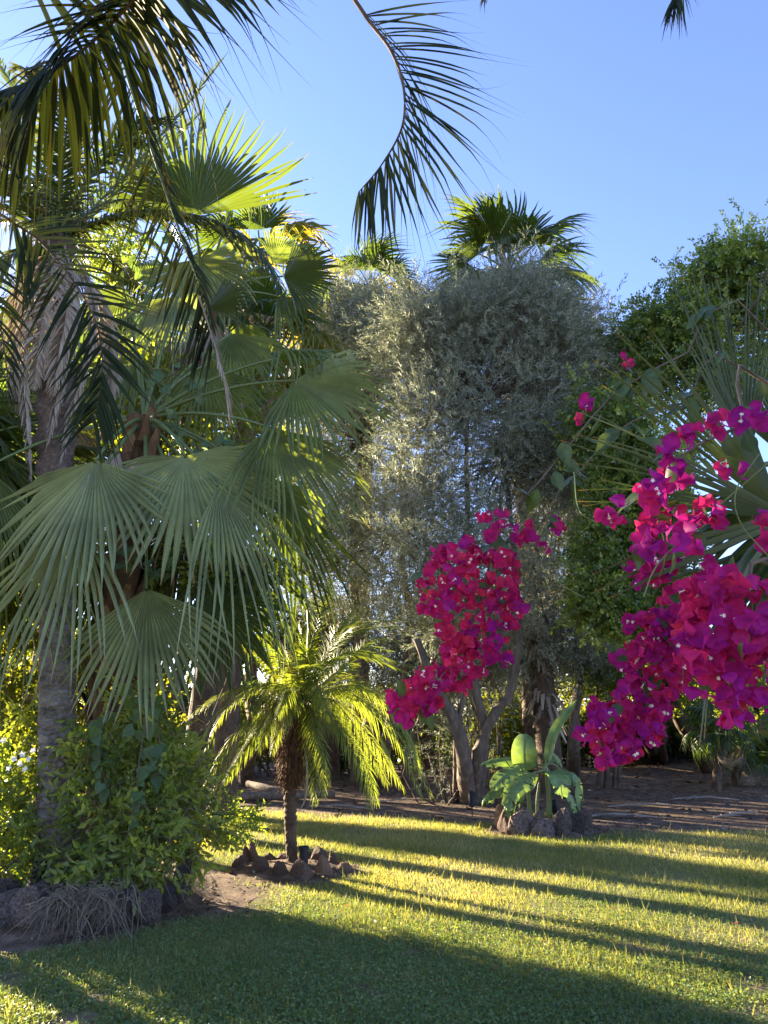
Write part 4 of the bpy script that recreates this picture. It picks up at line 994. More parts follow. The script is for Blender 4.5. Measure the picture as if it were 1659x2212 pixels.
rb = thing('stone_border', 'wall of big pitted volcanic rocks holding the left planting bed', 'stone border', A(-3.2, 6.9, 0))
for px_, py_, y, w, h in [(20, 2000, 6.75, 95, 105), (55, 2000, 6.7, 80, 80), (110, 2002, 6.75, 90, 85), (165, 2000, 6.75, 85, 90), (220, 1998, 6.8, 80, 85), (275, 1978, 6.9, 62, 78), (322, 1984, 6.95, 74, 78), (362, 1968, 7.15, 52, 70), (388, 1945, 7.4, 46, 80), (402, 1920, 7.75, 40, 90), (-30, 1995, 6.8, 90, 100), (15, 1955, 7.0, 70, 60), (90, 1950, 7.05, 70, 50), (415, 1895, 8.1, 40, 60)]:
    put_rock(rb, ROCKD[int(R.integers(3))], px_, py_, y, w, h)
# dry straw over the wall
mb = MB(); k = 300
px_ = np.clip(R.normal(190, 48, k), 100, 290); b0 = np.array([P(a, 1915 + 22 * R.random(), 6.72 - .25 * R.random()) for a in px_])
d = np.stack([R.normal(0, .55, k), -.2 - .6 * R.random(k), R.normal(.15, .25, k)], 1)
u = np.linspace(0, 1, 6)[None, :, None]; l = (.10 + .34 * R.random((k, 1, 1)) ** 1.3)
b0 += R.normal(0, .05, (k, 3)) * A(1, 1, .6)
C = b0[:, None] + d[:, None] * l * u + A(0, 0, -1.0) * l * u ** 1.8 + R.normal(0, .06, (k, 1, 3)) * u ** 2 * 2 + R.normal(0, .012, (k, 6, 3)) * u
C[..., 2] = np.maximum(C[..., 2], .01)
S = np.repeat(nz(np.cross(d, R.normal(size=(k, 3))))[:, None], 6, 1)
ribbons(mb, C, S, np.broadcast_to(.0028 * A(1, 1, 1, .8, .6, .3)[None] * (.6 + R.random((k, 1))), (k, 6)), R.random(k))
tag(mb.build('dry_straw', M['straw']), 'dry greyish grass hanging over the left rock wall', kind='stuff')

# ------------------------------------------------------------------ garden spotlights
def spot(label, p, h, r, tilt=(0, 0)):
    t = thing('garden_light', label, 'garden light', p, 'small dark garden spotlights')
    p = np.asarray(p, float); ax = nz(A(tilt[0], tilt[1], 1))
    mb = MB(); tube(mb, [p + A(0, 0, -.05), p + A(0, 0, h * .45)], r * .22, 8); mb.build('stake', M['black_plastic'], t)
    a = p + A(0, 0, h * .4)
    mb = MB(); tube(mb, [a, a + ax * h * .02, a + ax * h * .5, a + ax * h * .52], [r * .6, r, r, r * .92], 16); mb.build('lamp_body', M['black_plastic'], t)
    mb = MB(); tube(mb, [a + ax * h * .52, a + ax * h * .62], [r * 1.15, r * 1.2], 16, cap=False); tube(mb, [a + ax * h * .55, a + ax * h * .56], [r * 1.1, r * 1.1], 16); mb.build('hood', M['black_plastic'], t)
spot('dark spotlight among the stones right of the small palm trunk', P(655, 1893, yp - .1), .30, .05)
spot('dark spotlight beside the grey trunk behind the rock wall', P(78, 1925, 7.25), .26, .06, (.15, -.1))
spot('dark spotlight on a stake at the foot of the forked pale trunk', G(1020, 1765), .42, .055)
spot('dark tilted spotlight among the stones behind the banana stems', P(1205, 1775, yb + .1), .3, .06, (-.5, -.2))

# ------------------------------------------------------------------ banana clump
bn = thing('banana_plant', 'young banana clump with broad green leaves in the dark rock ring', 'banana plant', BAN)
def stem(pts, r0, r1):
    mb = MB(); tube(mb, curve(pts, 12), [r0, r1], 10, .6); mb.build('stem', M['petiole'], bn, smooth=True)
stem([P(1186, 1795, yb), P(1186, 1720, yb), P(1178, 1650, yb)], .05, .03)
stem([P(1150, 1795, yb + .1), P(1143, 1735, yb + .1), P(1140, 1690, yb + .1)], .045, .025)
stem([P(1165, 1800, yb - .1), P(1160, 1740, yb - .1), P(1165, 1690, yb - .1)], .03, .02)
def banana(base, via, tip, w, nrm, tear=.0, rnd=.5, droopy=.0, edge=None):
    """one leaf: petiole, then a broad blade with midrib, ribs as slats torn at places"""
    n = 34
    path = curve([base, via, tip], n)
    T = nz(np.gradient(path, axis=0)); N = nz(nrm - T * (T @ nrm)[:, None]); B = np.cross(T, N)
    t = np.linspace(0, 1, n)
    w = w * 1.18
    hw = w * np.clip(np.sin(np.clip((t - .03) / .94, 0, 1) ** .8 * math.pi), 0, 1) ** .42 + .002
    mb = MB(); rows = []
    cols = [-1, -.66, -.33, 0, .33, .66, 1]
    grid = np.zeros((n, 7, 3))
    wv = .05 * w * np.sin(t * 40 + R.random() * 6)
    for q, c in enumerate(cols):
        grid[:, q] = path + B * (c * hw)[:, None] + N * ((abs(c) ** 1.3) * hw * (.30 - droopy))[:, None] + N * (wv * abs(c))[:, None] + A(0, 0, -1) * (droopy * abs(c) ** 2 * hw)[:, None]
    if tear:
        for q, c in enumerate(cols):
            if abs(c) > .5:
                sh = np.repeat(R.normal(0, tear * w, (n // 2 + 1)), 2)[:n]
                grid[:, q] += T * (sh * abs(c))[:, None] - A(0, 0, 1) * (np.abs(sh) * .8)[:, None]
    F = strip_faces(1, n, 7)
    if tear:
        kp = np.ones(len(F), bool)
        for s_ in R.choice(np.arange(4, n - 2), int(5 + 10 * tear), replace=False):
            side_ = (0, 1) if R.random() < .5 else (4, 5)
            for q in side_: kp[s_ * 6 + q] = False
        F = F[kp]
    mb.add(grid.reshape(-1, 3), F, np.clip(rnd + R.normal(0, .04, n * 7), 0, 1))
    o = mb.build('leaf', M['banana'], bn, smooth=True)
    mb = MB(); tube(mb, path - N * .006, [.012, .008, .003], 6, .8); mb.build('midrib', M['petiole'], o, smooth=True)
    return o
def petb(a, b, c, r=.014):
    mb = MB(); tube(mb, bez(a, b, c, 9), [r * 1.3, r], 7, .6); mb.build('leaf_stalk', M['petiole'], bn, smooth=True)
fr = A(.1, -1, .35)
top = P(1178, 1655, yb); top2 = P(1143, 1695, yb + .1)
banana(P(1180, 1655, yb), P(1200, 1580, yb - .05), P(1247, 1510, yb - .1), .075, A(-.75, -.9, .3), 0, .7)
petb(top, P(1172, 1690, yb), P(1180, 1640, yb))
banana(P(1136, 1668, yb + .1), P(1131, 1625, yb + .0), P(1134, 1583, yb + .1), .165, A(-.1, -1, .1), 0, .5)
petb(top2, P(1139, 1690, yb + .1), P(1136, 1662, yb + .1))
banana(P(1128, 1640, yb + .3), P(1090, 1640, yb + .2), P(1037, 1652, yb), .11, A(-.2, -.6, .8), .1, .35, .25)
petb(top, P(1150, 1650, yb + .2), P(1128, 1640, yb + .3))
banana(P(1122, 1655, yb - .1), P(1090, 1675, yb - .3), P(1060, 1702, yb - .4), .13, A(-.3, -.75, .6), .1, .5, .15)
petb(top2, P(1130, 1660, yb), P(1122, 1655, yb - .1))
banana(P(1155, 1668, yb - .1), P(1120, 1690, yb - .45), P(1093, 1752, yb - .7), .15, A(-.4, -.8, .5), .3, .6, .15)
petb(top, P(1175, 1668, yb - .1), P(1155, 1668, yb - .1))
banana(P(1180, 1668, yb - .1), P(1205, 1675, yb - .4), P(1214, 1722, yb - .6), .16, A(.25, -.85, .5), .1, .6, .1)
petb(top, P(1170, 1660, yb - .05), P(1180, 1668, yb - .1))
banana(P(1212, 1665, yb + .1), P(1243, 1680, yb), P(1250, 1735, yb - .1), .12, A(.6, -.5, .5), .35, .3, .2)
petb(top, P(1190, 1640, yb + .1), P(1212, 1665, yb + .1))
banana(P(1208, 1700, yb - .1), P(1232, 1720, yb - .2), P(1246, 1766, yb - .2), .09, A(.6, -.6, .4), .4, .9, .2)
petb(top, P(1195, 1680, yb), P(1208, 1700, yb - .1))
banana(P(1175, 1640, yb + .2), P(1195, 1630, yb + .3), P(1215, 1655, yb + .4), .10, A(.1, -.6, .8), .2, .3, .2)
banana(P(1110, 1690, yb + .1), P(1070, 1710, yb + .1), P(1042, 1736, yb), .08, A(-.2, -.6, .7), .3, .6, .2)
banana(P(1105, 1735, yb - .3), P(1100, 1755, yb - .4), P(1098, 1775, yb - .45), .06, A(-.2, -.9, .3), .4, 1., .2)
mb = MB(); k = 220
a_ = R.random(k) * 6.283; rr_ = .45 * R.random(k) ** .5
b0 = np.stack([BAN[0] + np.cos(a_) * rr_, BAN[1] + np.sin(a_) * rr_, np.full(k, .15)], 1)
d = nz(np.stack([R.normal(0, .5, k), R.normal(0, .5, k), np.ones(k)], 1)); u = np.linspace(0, 1, 3)[None, :, None]; l = .12 + .2 * R.random((k, 1, 1))
ribbons(mb, b0[:, None] + d[:, None] * l * u - A(0, 0, .5) * l * u ** 2, np.repeat(nz(np.cross(d, R.normal(size=(k, 3))))[:, None], 3, 1), np.broadcast_to(A(.006, .005, .001)[None], (k, 3)), R.random(k))
tag(mb.build('weeds', M['grass']), 'weeds sprouting between the banana stems', kind='stuff')

# ------------------------------------------------------------------ fallen logs
def log(label, pts, r):
    mb = MB(); tube(mb, curve(pts, 10), [r, r * .8], 9, .5, .08)
    tag(mb.build('log', M['bark_pale'], smooth=True), label, 'log', 'fallen branches behind the lit palm')
def gl(px, py, z): q = G(px, py); q[2] = z; return q
log('longest grey log lying behind the lit palm', [gl(510, 1733, .12), gl(600, 1732, .12), gl(722, 1728, .12)], .10)
log('grey log lying slanted just behind the longest log', [gl(535, 1712, .2), gl(590, 1722, .16), gl(640, 1727, .14)], .08)
log('thin branch leaning on the left end of the logs', [gl(480, 1742, .05), gl(520, 1738, .12), gl(560, 1735, .16)], .05)

# ------------------------------------------------------------------ shrub, creeper and vine in the left bed
sh = thing('leafy_shrub', 'bushy green shrub with pointed leaves beside the grey trunk', 'shrub', A(-2.8, 7.7, .25))
lum = []
def PL(x, y, d, rx, ry): k = d / FPX; return (P(x, y, d), (rx * k, rx * k * .8, ry * k))
for q in [(230, 1790, 7.3, 85, 90), (310, 1760, 7.4, 85, 90), (370, 1720, 7.6, 70, 70), (410, 1690, 7.8, 45, 50), (290, 1650, 7.6, 80, 60), (200, 1660, 7.5, 50, 50), (210, 1610, 7.4, 55, 32), (330, 1860, 7.3, 70, 50), (240, 1890, 7.15, 70, 40), (380, 1800, 7.6, 60, 60), (350, 1620, 7.8, 50, 60), (300, 1540, 7.7, 40, 50)]: lum.append(PL(*q))
mb = MB(); gcloud(mb, lum, 820, SP_BUSH, (.8, 1.7), .35, .55, .42); mb.build('leaves', M['bush_leaf'], sh, kind='stuff')
mb = MB(); twigs(mb, lum, 900, (.2, .6), .0035, .4); mb.build('twigs', M['twig'], sh, kind='stuff')
mb = MB()
for q in lum: limb(mb, A(-2.7 + R.normal(0, .2), 7.7 + R.normal(0, .15), .2), q[0], .02, .006, .4)
limb(mb, P(455, 1760, 7.9), P(535, 1772, 7.8), .01, .003, .3)
mb.build('stems', M['bark_brown'], sh, smooth=True)
mb = MB(); cloud(mb, [PL(505, 1775, 7.8, 40, 14), PL(480, 1760, 7.85, 30, 25)], 90, SP_BUSH, (.7, 1.1)); mb.build('leaves', M['bush_leaf'], sh, kind='stuff')

cr = thing('creeper_shrub', 'sunlit yellow-green creeper thicket behind the grey trunk', 'shrub', A(-4.6, 9.4, .2))
lum = [PL(*q) for q in [(30, 1500, 9.6, 90, 70), (60, 1620, 9.4, 90, 80), (40, 1740, 9.2, 80, 80), (30, 1860, 9.0, 80, 70), (190, 1450, 9.2, 60, 90), (200, 1590, 9.2, 70, 80), (150, 1720, 9.3, 50, 80), (290, 1520, 9.0, 80, 60), (270, 1640, 8.9, 70, 70), (-60, 1650, 9.2, 80, 160), (335, 1580, 8.5, 50, 50), (180, 1340, 9.7, 40, 60), (20, 1260, 11, 90, 110), (-20, 1420, 10.5, 80, 90), (100, 1380, 10.4, 60, 70), (240, 1400, 9.3, 40, 60), (160, 1480, 9.0, 30, 60)]]
mb = MB(); cloud(mb, lum, 1900, SP_LIT, (.55, 1.0), .4, .8, (.2, 1.25), .5); mb.build('leaves', M['lit_leaf'], cr, kind='stuff')
mb = MB(); twigs(mb, lum, 800, (.3, .8), .004, .5)
for q in lum[:8]: limb(mb, A(-4.4 + R.normal(0, .3), 9.3, .1), q[0], .02, .008, .5)
mb.build('stems', M['twig'], cr)
lb = thing('leafy_shrub', 'dark leafy shrub with small white flowers at the left edge', 'shrub', A(-3.9, 7.6, .25))
lum = [PL(*q) for q in [(20, 1650, 7.6, 55, 60), (60, 1700, 7.5, 40, 40), (10, 1760, 7.5, 50, 60), (60, 1810, 7.3, 40, 40), (20, 1870, 7.2, 55, 40), (130, 1830, 7.2, 40, 30), (-40, 1800, 7.4, 60, 120)]]
mb = MB(); gcloud(mb, lum, 380, SP_BUSH, (.9, 1.6), .3, .4, .6); mb.build('leaves', M['bush_leaf'], lb, kind='stuff')
mb = MB(); twigs(mb, lum, 200, (.3, .7), .004, .3)
for q in lum: limb(mb, A(-3.8 + R.normal(0, .1), 7.6, .2), q[0], .016, .006, .5)
mb.build('stems', M['bark_brown'], lb)
def flower5(mb, c, nrm, r, rnd=.5):
    nrm = nz(nrm); X = nz(np.cross(nrm, R.normal(size=3))); Y_ = np.cross(nrm, X)
    V = [c]; 
    for q in range(10):
        a = q * math.pi / 5; rr_ = r if q % 2 == 0 else r * .6
        V.append(c + (X * math.cos(a) + Y_ * math.sin(a)) * rr_ + nrm * r * .3)
    mb.add(np.array(V), [[0, 1 + q, 1 + (q + 1) % 10] for q in range(10)], rnd)
for px_, py_ in ((62, 1640), (72, 1622), (42, 1650), (55, 1662), (20, 1660), (30, 1640), (8, 1600), (48, 1630)):
    mb = MB(); flower5(mb, P(px_, py_, 7.0), A(R.normal(0, .4), -1, .4), .032); mb.build('flower', M['floret'], lb)

vm = thing('climbing_vine', 'mixed green vine filling the gaps round the left palm trunks', 'vine', A(-2.7, 8.6, .3))
lum = [PL(*q) for q in [(330, 800, 8.7, 50, 60), (400, 880, 8.6, 60, 50), (470, 830, 8.9, 50, 50), (280, 900, 8.8, 50, 50), (500, 930, 8.6, 50, 40), (370, 980, 8.5, 60, 40), (560, 870, 8.9, 40, 40), (230, 820, 8.9, 40, 60), (300, 1230, 8.5, 60, 50), (420, 1210, 8.4, 60, 40), (240, 1330, 8.6, 40, 60), (480, 1240, 8.5, 50, 40)]]
mb = MB(); cloud(mb, lum, 620, SP_BUSH, (1.0, 1.7), .5, .8, (.2, 1.2), .45); mb.build('leaves', M['bush_leaf'], vm, kind='stuff')
mb = MB(); twigs(mb, lum, 260, (.3, .9), .004, .8)
for q in lum: limb(mb, A(-2.7, 8.5, 1.0), q[0], .012, .006, .5)
mb.build('stems', M['twig'], vm)
vn = thing('heart_leaf_vine', 'vine with big heart-shaped leaves climbing the shrub and fan palm', 'vine', A(-2.5, 7.4, .3))
def heart(nm, m):
    mb = MB(); o = [(0, 0), (-.12, .28), (.05, .5), (.35, .5), (.7, .28), (1.05, 0)]
    V = [(0, 0, 0), (.5, 0, -.03), (1.05, 0, -.16)]
    for x_, y_ in o[1:5]: V.append((x_, y_, .10 * y_ - .1 * x_ * x_))
    for x_, y_ in o[1:5]: V.append((x_, -y_, .10 * y_ - .1 * x_ * x_))
    F3 = [(0, 4, 3), (0, 1, 4), (1, 5, 4), (1, 6, 5), (1, 2, 6), (0, 7, 8), (0, 8, 1), (1, 8, 9), (1, 9, 10), (1, 10, 2)]
    mb.add(V, F3, .3 + .5 * R.random()); return mb.mesh(nm, m)
HEART = [heart('heart_leaf', M['vine_leaf']) for _ in range(4)]
vines = [[(210, 560, 8.3), (250, 500, 8.3), (300, 450, 8.4), (330, 380, 8.4), (300, 320, 8.4)], [(180, 520, 8.4), (200, 420, 8.4), (260, 380, 8.4), (230, 300, 8.4)], [(270, 600, 8.2), (290, 520, 8.2), (350, 500, 8.3), (380, 540, 8.2)], [(280, 700, 8.0), (330, 640, 8.0), (300, 560, 8.1)], [(420, 960, 7.4), (460, 1000, 7.3), (480, 940, 7.4)], [(318, 1420, 7.2), (330, 1480, 7.1), (315, 1560, 7.1), (300, 1650, 7.1), (290, 1760, 7.1)], [(300, 1430, 7.15), (285, 1480, 7.1), (300, 1540, 7.1)], [(335, 1520, 7.2), (345, 1620, 7.2), (325, 1700, 7.2)], [(420, 1010, 7.6), (380, 930, 7.5), (350, 860, 7.4), (380, 800, 7.5)], [(240, 1540, 7.3), (210, 1600, 7.2), (230, 1700, 7.2)], [(430, 880, 7.4), (420, 830, 7.5), (330, 800, 7.6), (330, 900, 7.6)], [(215, 520, 8.4), (240, 420, 8.5), (230, 340, 8.5), (260, 300, 8.5)], [(320, 1190, 7.6), (260, 1180, 7.6), (330, 1240, 7.6), (380, 1210, 7.6)]]
for vv in vines:
    q = curve(pl(vv), 24); mb = MB(); tube(mb, q, .005, 5, .3); mb.build('vine_stem', M['twig'], vn)
    for i in range(1, 24, 1):
        if R.random() < .25: continue
        s_ = .07 + .05 * R.random()
        inst('leaf', HEART[int(R.integers(4))], vn, q[i] + R.normal(0, .05, 3), nz(A(R.normal(0, .6), -.3 + R.normal(0, .3), -.8)), nz(A(R.normal(0, .5), -1, .5)), s_)

# ------------------------------------------------------------------ palm overhead (its crown is above the picture)
oc = A(-.35, .9, 6.7); ob_ = A(-.5, -1.3, 0)
op = thing('overhanging_palm', 'tall dark feather palm whose fronds hang down from above', 'palm', ob_)
mb = MB(); tube(mb, curve([ob_, A(-.55, -1.2, 2.2), A(-.5, -.5, 4.6), oc], 24), [.2, .15, .14, .16], 14, .5, .03)
mb.build('trunk', M['bark_grey'], op, smooth=True)
E_ = dict(each=True)
# centre frond
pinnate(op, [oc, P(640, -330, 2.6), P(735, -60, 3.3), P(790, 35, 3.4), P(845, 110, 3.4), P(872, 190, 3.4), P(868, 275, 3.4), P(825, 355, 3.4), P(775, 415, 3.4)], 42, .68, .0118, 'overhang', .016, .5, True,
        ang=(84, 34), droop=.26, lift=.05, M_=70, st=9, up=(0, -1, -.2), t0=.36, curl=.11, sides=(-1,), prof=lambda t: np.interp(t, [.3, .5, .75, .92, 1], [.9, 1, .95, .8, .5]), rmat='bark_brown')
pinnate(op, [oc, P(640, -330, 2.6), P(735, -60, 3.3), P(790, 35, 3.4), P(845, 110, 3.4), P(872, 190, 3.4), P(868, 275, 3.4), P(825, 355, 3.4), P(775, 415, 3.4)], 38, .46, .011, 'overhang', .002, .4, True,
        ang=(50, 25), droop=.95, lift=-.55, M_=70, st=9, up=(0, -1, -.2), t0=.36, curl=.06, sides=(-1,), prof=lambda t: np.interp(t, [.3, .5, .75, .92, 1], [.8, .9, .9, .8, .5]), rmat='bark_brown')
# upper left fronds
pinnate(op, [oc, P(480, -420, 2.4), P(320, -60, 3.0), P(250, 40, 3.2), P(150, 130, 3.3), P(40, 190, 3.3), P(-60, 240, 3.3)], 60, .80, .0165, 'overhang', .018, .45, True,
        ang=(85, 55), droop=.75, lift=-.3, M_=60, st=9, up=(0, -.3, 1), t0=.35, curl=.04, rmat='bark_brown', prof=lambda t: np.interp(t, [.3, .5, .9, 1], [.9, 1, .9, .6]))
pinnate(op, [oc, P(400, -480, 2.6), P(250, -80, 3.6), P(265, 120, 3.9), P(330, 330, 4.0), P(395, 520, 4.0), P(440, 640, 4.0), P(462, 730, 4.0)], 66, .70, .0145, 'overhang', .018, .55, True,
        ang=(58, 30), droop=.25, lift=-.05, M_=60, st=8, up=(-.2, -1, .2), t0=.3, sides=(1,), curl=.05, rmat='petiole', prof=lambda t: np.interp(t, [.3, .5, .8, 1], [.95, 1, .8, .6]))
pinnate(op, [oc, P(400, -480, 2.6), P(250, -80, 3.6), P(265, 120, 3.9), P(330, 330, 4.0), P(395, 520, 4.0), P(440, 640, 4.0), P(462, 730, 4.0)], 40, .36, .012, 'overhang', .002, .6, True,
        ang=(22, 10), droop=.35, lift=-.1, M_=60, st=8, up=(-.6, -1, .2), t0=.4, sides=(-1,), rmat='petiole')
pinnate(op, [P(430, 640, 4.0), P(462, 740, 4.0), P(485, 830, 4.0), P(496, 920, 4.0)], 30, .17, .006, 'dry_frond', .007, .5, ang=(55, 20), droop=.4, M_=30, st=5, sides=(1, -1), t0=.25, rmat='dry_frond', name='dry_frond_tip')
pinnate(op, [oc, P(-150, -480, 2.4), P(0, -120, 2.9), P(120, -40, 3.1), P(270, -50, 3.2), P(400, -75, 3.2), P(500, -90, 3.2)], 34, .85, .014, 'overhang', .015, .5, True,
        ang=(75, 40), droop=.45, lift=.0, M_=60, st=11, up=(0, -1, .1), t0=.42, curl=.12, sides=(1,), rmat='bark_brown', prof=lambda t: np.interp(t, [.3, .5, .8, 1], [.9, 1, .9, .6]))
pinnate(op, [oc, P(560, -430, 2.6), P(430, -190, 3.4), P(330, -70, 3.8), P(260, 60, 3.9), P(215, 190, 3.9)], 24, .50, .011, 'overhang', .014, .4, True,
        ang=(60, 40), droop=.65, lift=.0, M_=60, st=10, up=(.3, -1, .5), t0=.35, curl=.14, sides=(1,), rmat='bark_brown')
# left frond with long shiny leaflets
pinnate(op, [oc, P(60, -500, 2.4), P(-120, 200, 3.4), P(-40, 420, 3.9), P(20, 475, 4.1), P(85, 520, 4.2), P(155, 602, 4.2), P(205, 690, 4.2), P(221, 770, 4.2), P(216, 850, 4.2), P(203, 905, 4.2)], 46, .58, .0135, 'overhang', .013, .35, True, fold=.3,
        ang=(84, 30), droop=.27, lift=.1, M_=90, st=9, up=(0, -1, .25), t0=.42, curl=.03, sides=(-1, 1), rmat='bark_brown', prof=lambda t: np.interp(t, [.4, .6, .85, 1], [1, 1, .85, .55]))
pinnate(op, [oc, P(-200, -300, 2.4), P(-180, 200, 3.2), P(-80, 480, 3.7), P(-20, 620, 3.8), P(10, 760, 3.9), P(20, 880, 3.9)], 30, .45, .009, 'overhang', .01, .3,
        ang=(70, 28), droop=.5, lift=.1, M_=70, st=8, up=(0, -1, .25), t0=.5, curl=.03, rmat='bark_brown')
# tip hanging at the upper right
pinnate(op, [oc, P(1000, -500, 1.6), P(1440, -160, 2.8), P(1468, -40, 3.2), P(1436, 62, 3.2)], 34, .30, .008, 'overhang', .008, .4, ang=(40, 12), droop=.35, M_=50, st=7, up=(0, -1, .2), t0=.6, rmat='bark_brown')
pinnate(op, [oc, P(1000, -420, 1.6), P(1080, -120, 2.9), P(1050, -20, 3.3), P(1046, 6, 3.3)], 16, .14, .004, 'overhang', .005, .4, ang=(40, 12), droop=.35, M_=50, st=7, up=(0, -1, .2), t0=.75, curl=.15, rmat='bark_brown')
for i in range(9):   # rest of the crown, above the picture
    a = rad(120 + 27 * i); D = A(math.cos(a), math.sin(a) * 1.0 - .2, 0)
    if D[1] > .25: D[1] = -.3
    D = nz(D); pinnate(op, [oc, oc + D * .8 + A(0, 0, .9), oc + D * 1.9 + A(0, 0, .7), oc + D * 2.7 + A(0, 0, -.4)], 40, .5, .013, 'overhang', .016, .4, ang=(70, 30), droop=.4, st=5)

# ------------------------------------------------------------------ fan palm at the right edge
rc = A(2.05, 2.75, 2.55); rbse = A(2.35, 2.8, 0)
rp = thing('fan_palm', 'fan palm with long stiff grey-green blades at the right edge', 'palm', rbse)
mb = MB(); tube(mb, curve([rbse, A(2.3, 2.8, 1.2), rc], 12), [.2, .18, .17], 14, .5, .05); mb.build('trunk', M['boot'], rp, smooth=True)
RF = [
 ((1612, 1010), (1572, 590), 2.7, 2.75, (.1, -1, .1), 36, 'fan_blue', dict(nseg=16, split=.16, droop=.02, bend=.02, rnd=.5, kink=.0, side=.75, wig=.03, cup=.02, ns=11, wm=1.7)),
 ((1690, 1120), (1390, 700), 2.5, 2.5, (.3, -1, .3), 48, 'fan_blue', dict(wm=2.0, nseg=11, split=.12, droop=.04, bend=.03, rnd=.6, kink=.1, side=.9, cup=.02, ns=11)),
 ((1720, 1130), (1230, 920), 2.45, 2.35, (0, -.8, .6), 46, 'fan_blue', dict(wm=1.9, nseg=12, split=.12, droop=.06, bend=.05, rnd=.4, kink=.1, side=.8, cup=.02, wig=.08, ns=11)),
 ((1720, 1120), (1300, 1240), 2.35, 2.2, (0, -.8, .6), 40, 'fan_blue', dict(wm=2.2, nseg=6, split=.12, droop=.12, bend=.05, rnd=.6, kink=.2, side=.8, cup=.02, wig=.12, ns=11)),
 ((1800, 1060), (1500, 1260), 2.6, 2.55, (.3, -.9, .3), 75, 'fan_dark', dict(nseg=20, split=.6, droop=.05, rnd=.3, trim=.9, kink=0)),
 ((1790, 1560), (1600, 1570), 2.55, 2.4, (.1, -.9, .4), 62, 'fan_dark', dict(nseg=9, split=.7, droop=.02, rnd=.7, trim=.9, kink=0, bend=.02)),
 ((1720, 1010), (1600, 760), 2.9, 3.0, (.1, -.9, .2), 60, 'fan_blue', dict(nseg=18, split=.4, droop=.04, rnd=.4, kink=.05)),
 ((1740, 1150), (1560, 1420), 2.75, 2.8, (.2, -.9, .3), 80, 'fan_dark', dict(nseg=18, split=.5, droop=.05, rnd=.4, kink=.05)),
]
for (hx, hy), (tx, ty), dh, dt, nr, spd, mt, kw in RF:
    fan(rp, rc, P(hx, hy, dh), P(tx, ty, dt), nr, spd, mt, up=.05, petr=.014, **kw)
axr = curve([rbse, A(2.3, 2.8, 1.2), rc], 60)
for i in range(40):
    f = .15 + .85 * i / 40; a = i * 2.39996; c = axr[int(f * 59)]; o = A(math.cos(a), math.sin(a), 0); w = .06 + .03 * R.random(); L = .2 + .12 * R.random()
    mb = MB(); C = np.array([c + o * .15 + A(0, 0, -.06), c + o * .2 + A(0, 0, L * .3), c + o * .23 + A(0, 0, L * .8), c + o * .27 + A(0, 0, L)])
    ribbons(mb, C[None], np.repeat(A(-math.sin(a), math.cos(a), 0)[None], 4, 0)[None], np.array([[w * 1.3, w, w * .7, w * .5]]), R.random(), .5)
    mb.build('leaf_base', M['boot'], rp)
for i in range(6):
    D = nz(A(.35 + .3 * R.random(), -.6 + .25 * i, 1.0))
    fan(rp, rc, rc + D * .75, rc + D * 1.7, A(-.4, -.8, .3), 140, 'fan', nseg=30, split=.4, droop=.12)
for i in range(9):
    a = rad(-85 + 22 * i); D = nz(A(abs(math.cos(a)) + .2, math.sin(a), -.1 + .6 * R.random()))
    fan(rp, rc, rc + D * .7, rc + D * 1.5, A(0, 0, 1) + .3 * D, 150, 'fan_dark', nseg=28, split=.4, droop=.2)

# ------------------------------------------------------------------ bougainvillea
bg_b = A(3.0, 3.4, 0)
bv = thing('bougainvillea', 'bougainvillea with hanging sprays of magenta bracts', 'flowering shrub', bg_b)
def bloom_mesh(nm, seed):
    """three cupped papery bracts round one or two white florets"""
    mb = MB()
    for q in range(3):
        a = q * 2.094 + R.normal(0, .15); el = rad(60 + R.normal(0, 14))
        D = A(math.cos(a) * math.cos(el), math.sin(a) * math.cos(el), math.sin(el)); Sd = A(-math.sin(a), math.cos(a), 0); Nn = np.cross(D, Sd)
        t = np.linspace(0, 1, 6); w = .56 * A(.42, .9, 1, .84, .5, .02)
        L = 1 + R.normal(0, .08); tw = R.normal(0, .15)
        V = np.zeros((6, 5, 3))
        for z, c in enumerate((-1, -.5, 0, .5, 1)):
            V[:, z] = D * (t * L)[:, None] + A(0, 0, 0) + (Sd + Nn * tw)[None] * (c * w)[:, None] + Nn[None] * (-.34 * np.sin(t * 2.6) * (1 - .2 * abs(c)) + .26 * abs(c) ** 1.6 * w * -1 + .05 * np.sin(t * 9 + c * 4 + q + seed) * abs(c))[:, None]
        rr_ = np.clip((seed % 14) / 13 * .8 + .05 + .2 * R.random() + R.normal(0, .05, 30), 0, 1)
        mb.add(V.reshape(-1, 3), strip_faces(1, 6, 5), rr_)
    return mb
BL = []
for q in range(14):
    mb = bloom_mesh('bloom', q); BL.append(mb.mesh('bloom', [M['bract'], M['floret']], smooth=True))
mb = MB(); flower5(mb, A(0, 0, 0), A(0, 0, 1), 1.0); tube(mb, [A(0, 0, -2.2), A(0, 0, 0)], [.25, .3], 5, .2, cap=False); FLO = mb.mesh('floret', M['floret'])
mb = MB(); t_ = np.linspace(0, 1.1, 8); w_ = A(.02, .17, .27, .30, .27, .19, .09, .005); V = np.zeros((8, 5, 3))
for z, c in enumerate((-1, -.5, 0, .5, 1)): V[:, z] = np.stack([t_ - .05 * abs(c), c * w_, .16 * (abs(c) * w_) ** .9 - .14 * t_ ** 2 + .012 * np.sin(t_ * 14 + c * 3) * abs(c)], 1)
mb.add(V.reshape(-1, 3), strip_faces(1, 8, 5), np.tile(A(.3, .35, .8, .45, .4), 8)); BLEAF = mb.mesh('bougainvillea_leaf', M['boug_leaf'], smooth=True)
FILL = MB()
BLM = [bloom_mesh('bloom', 20 + q) for q in range(6)]
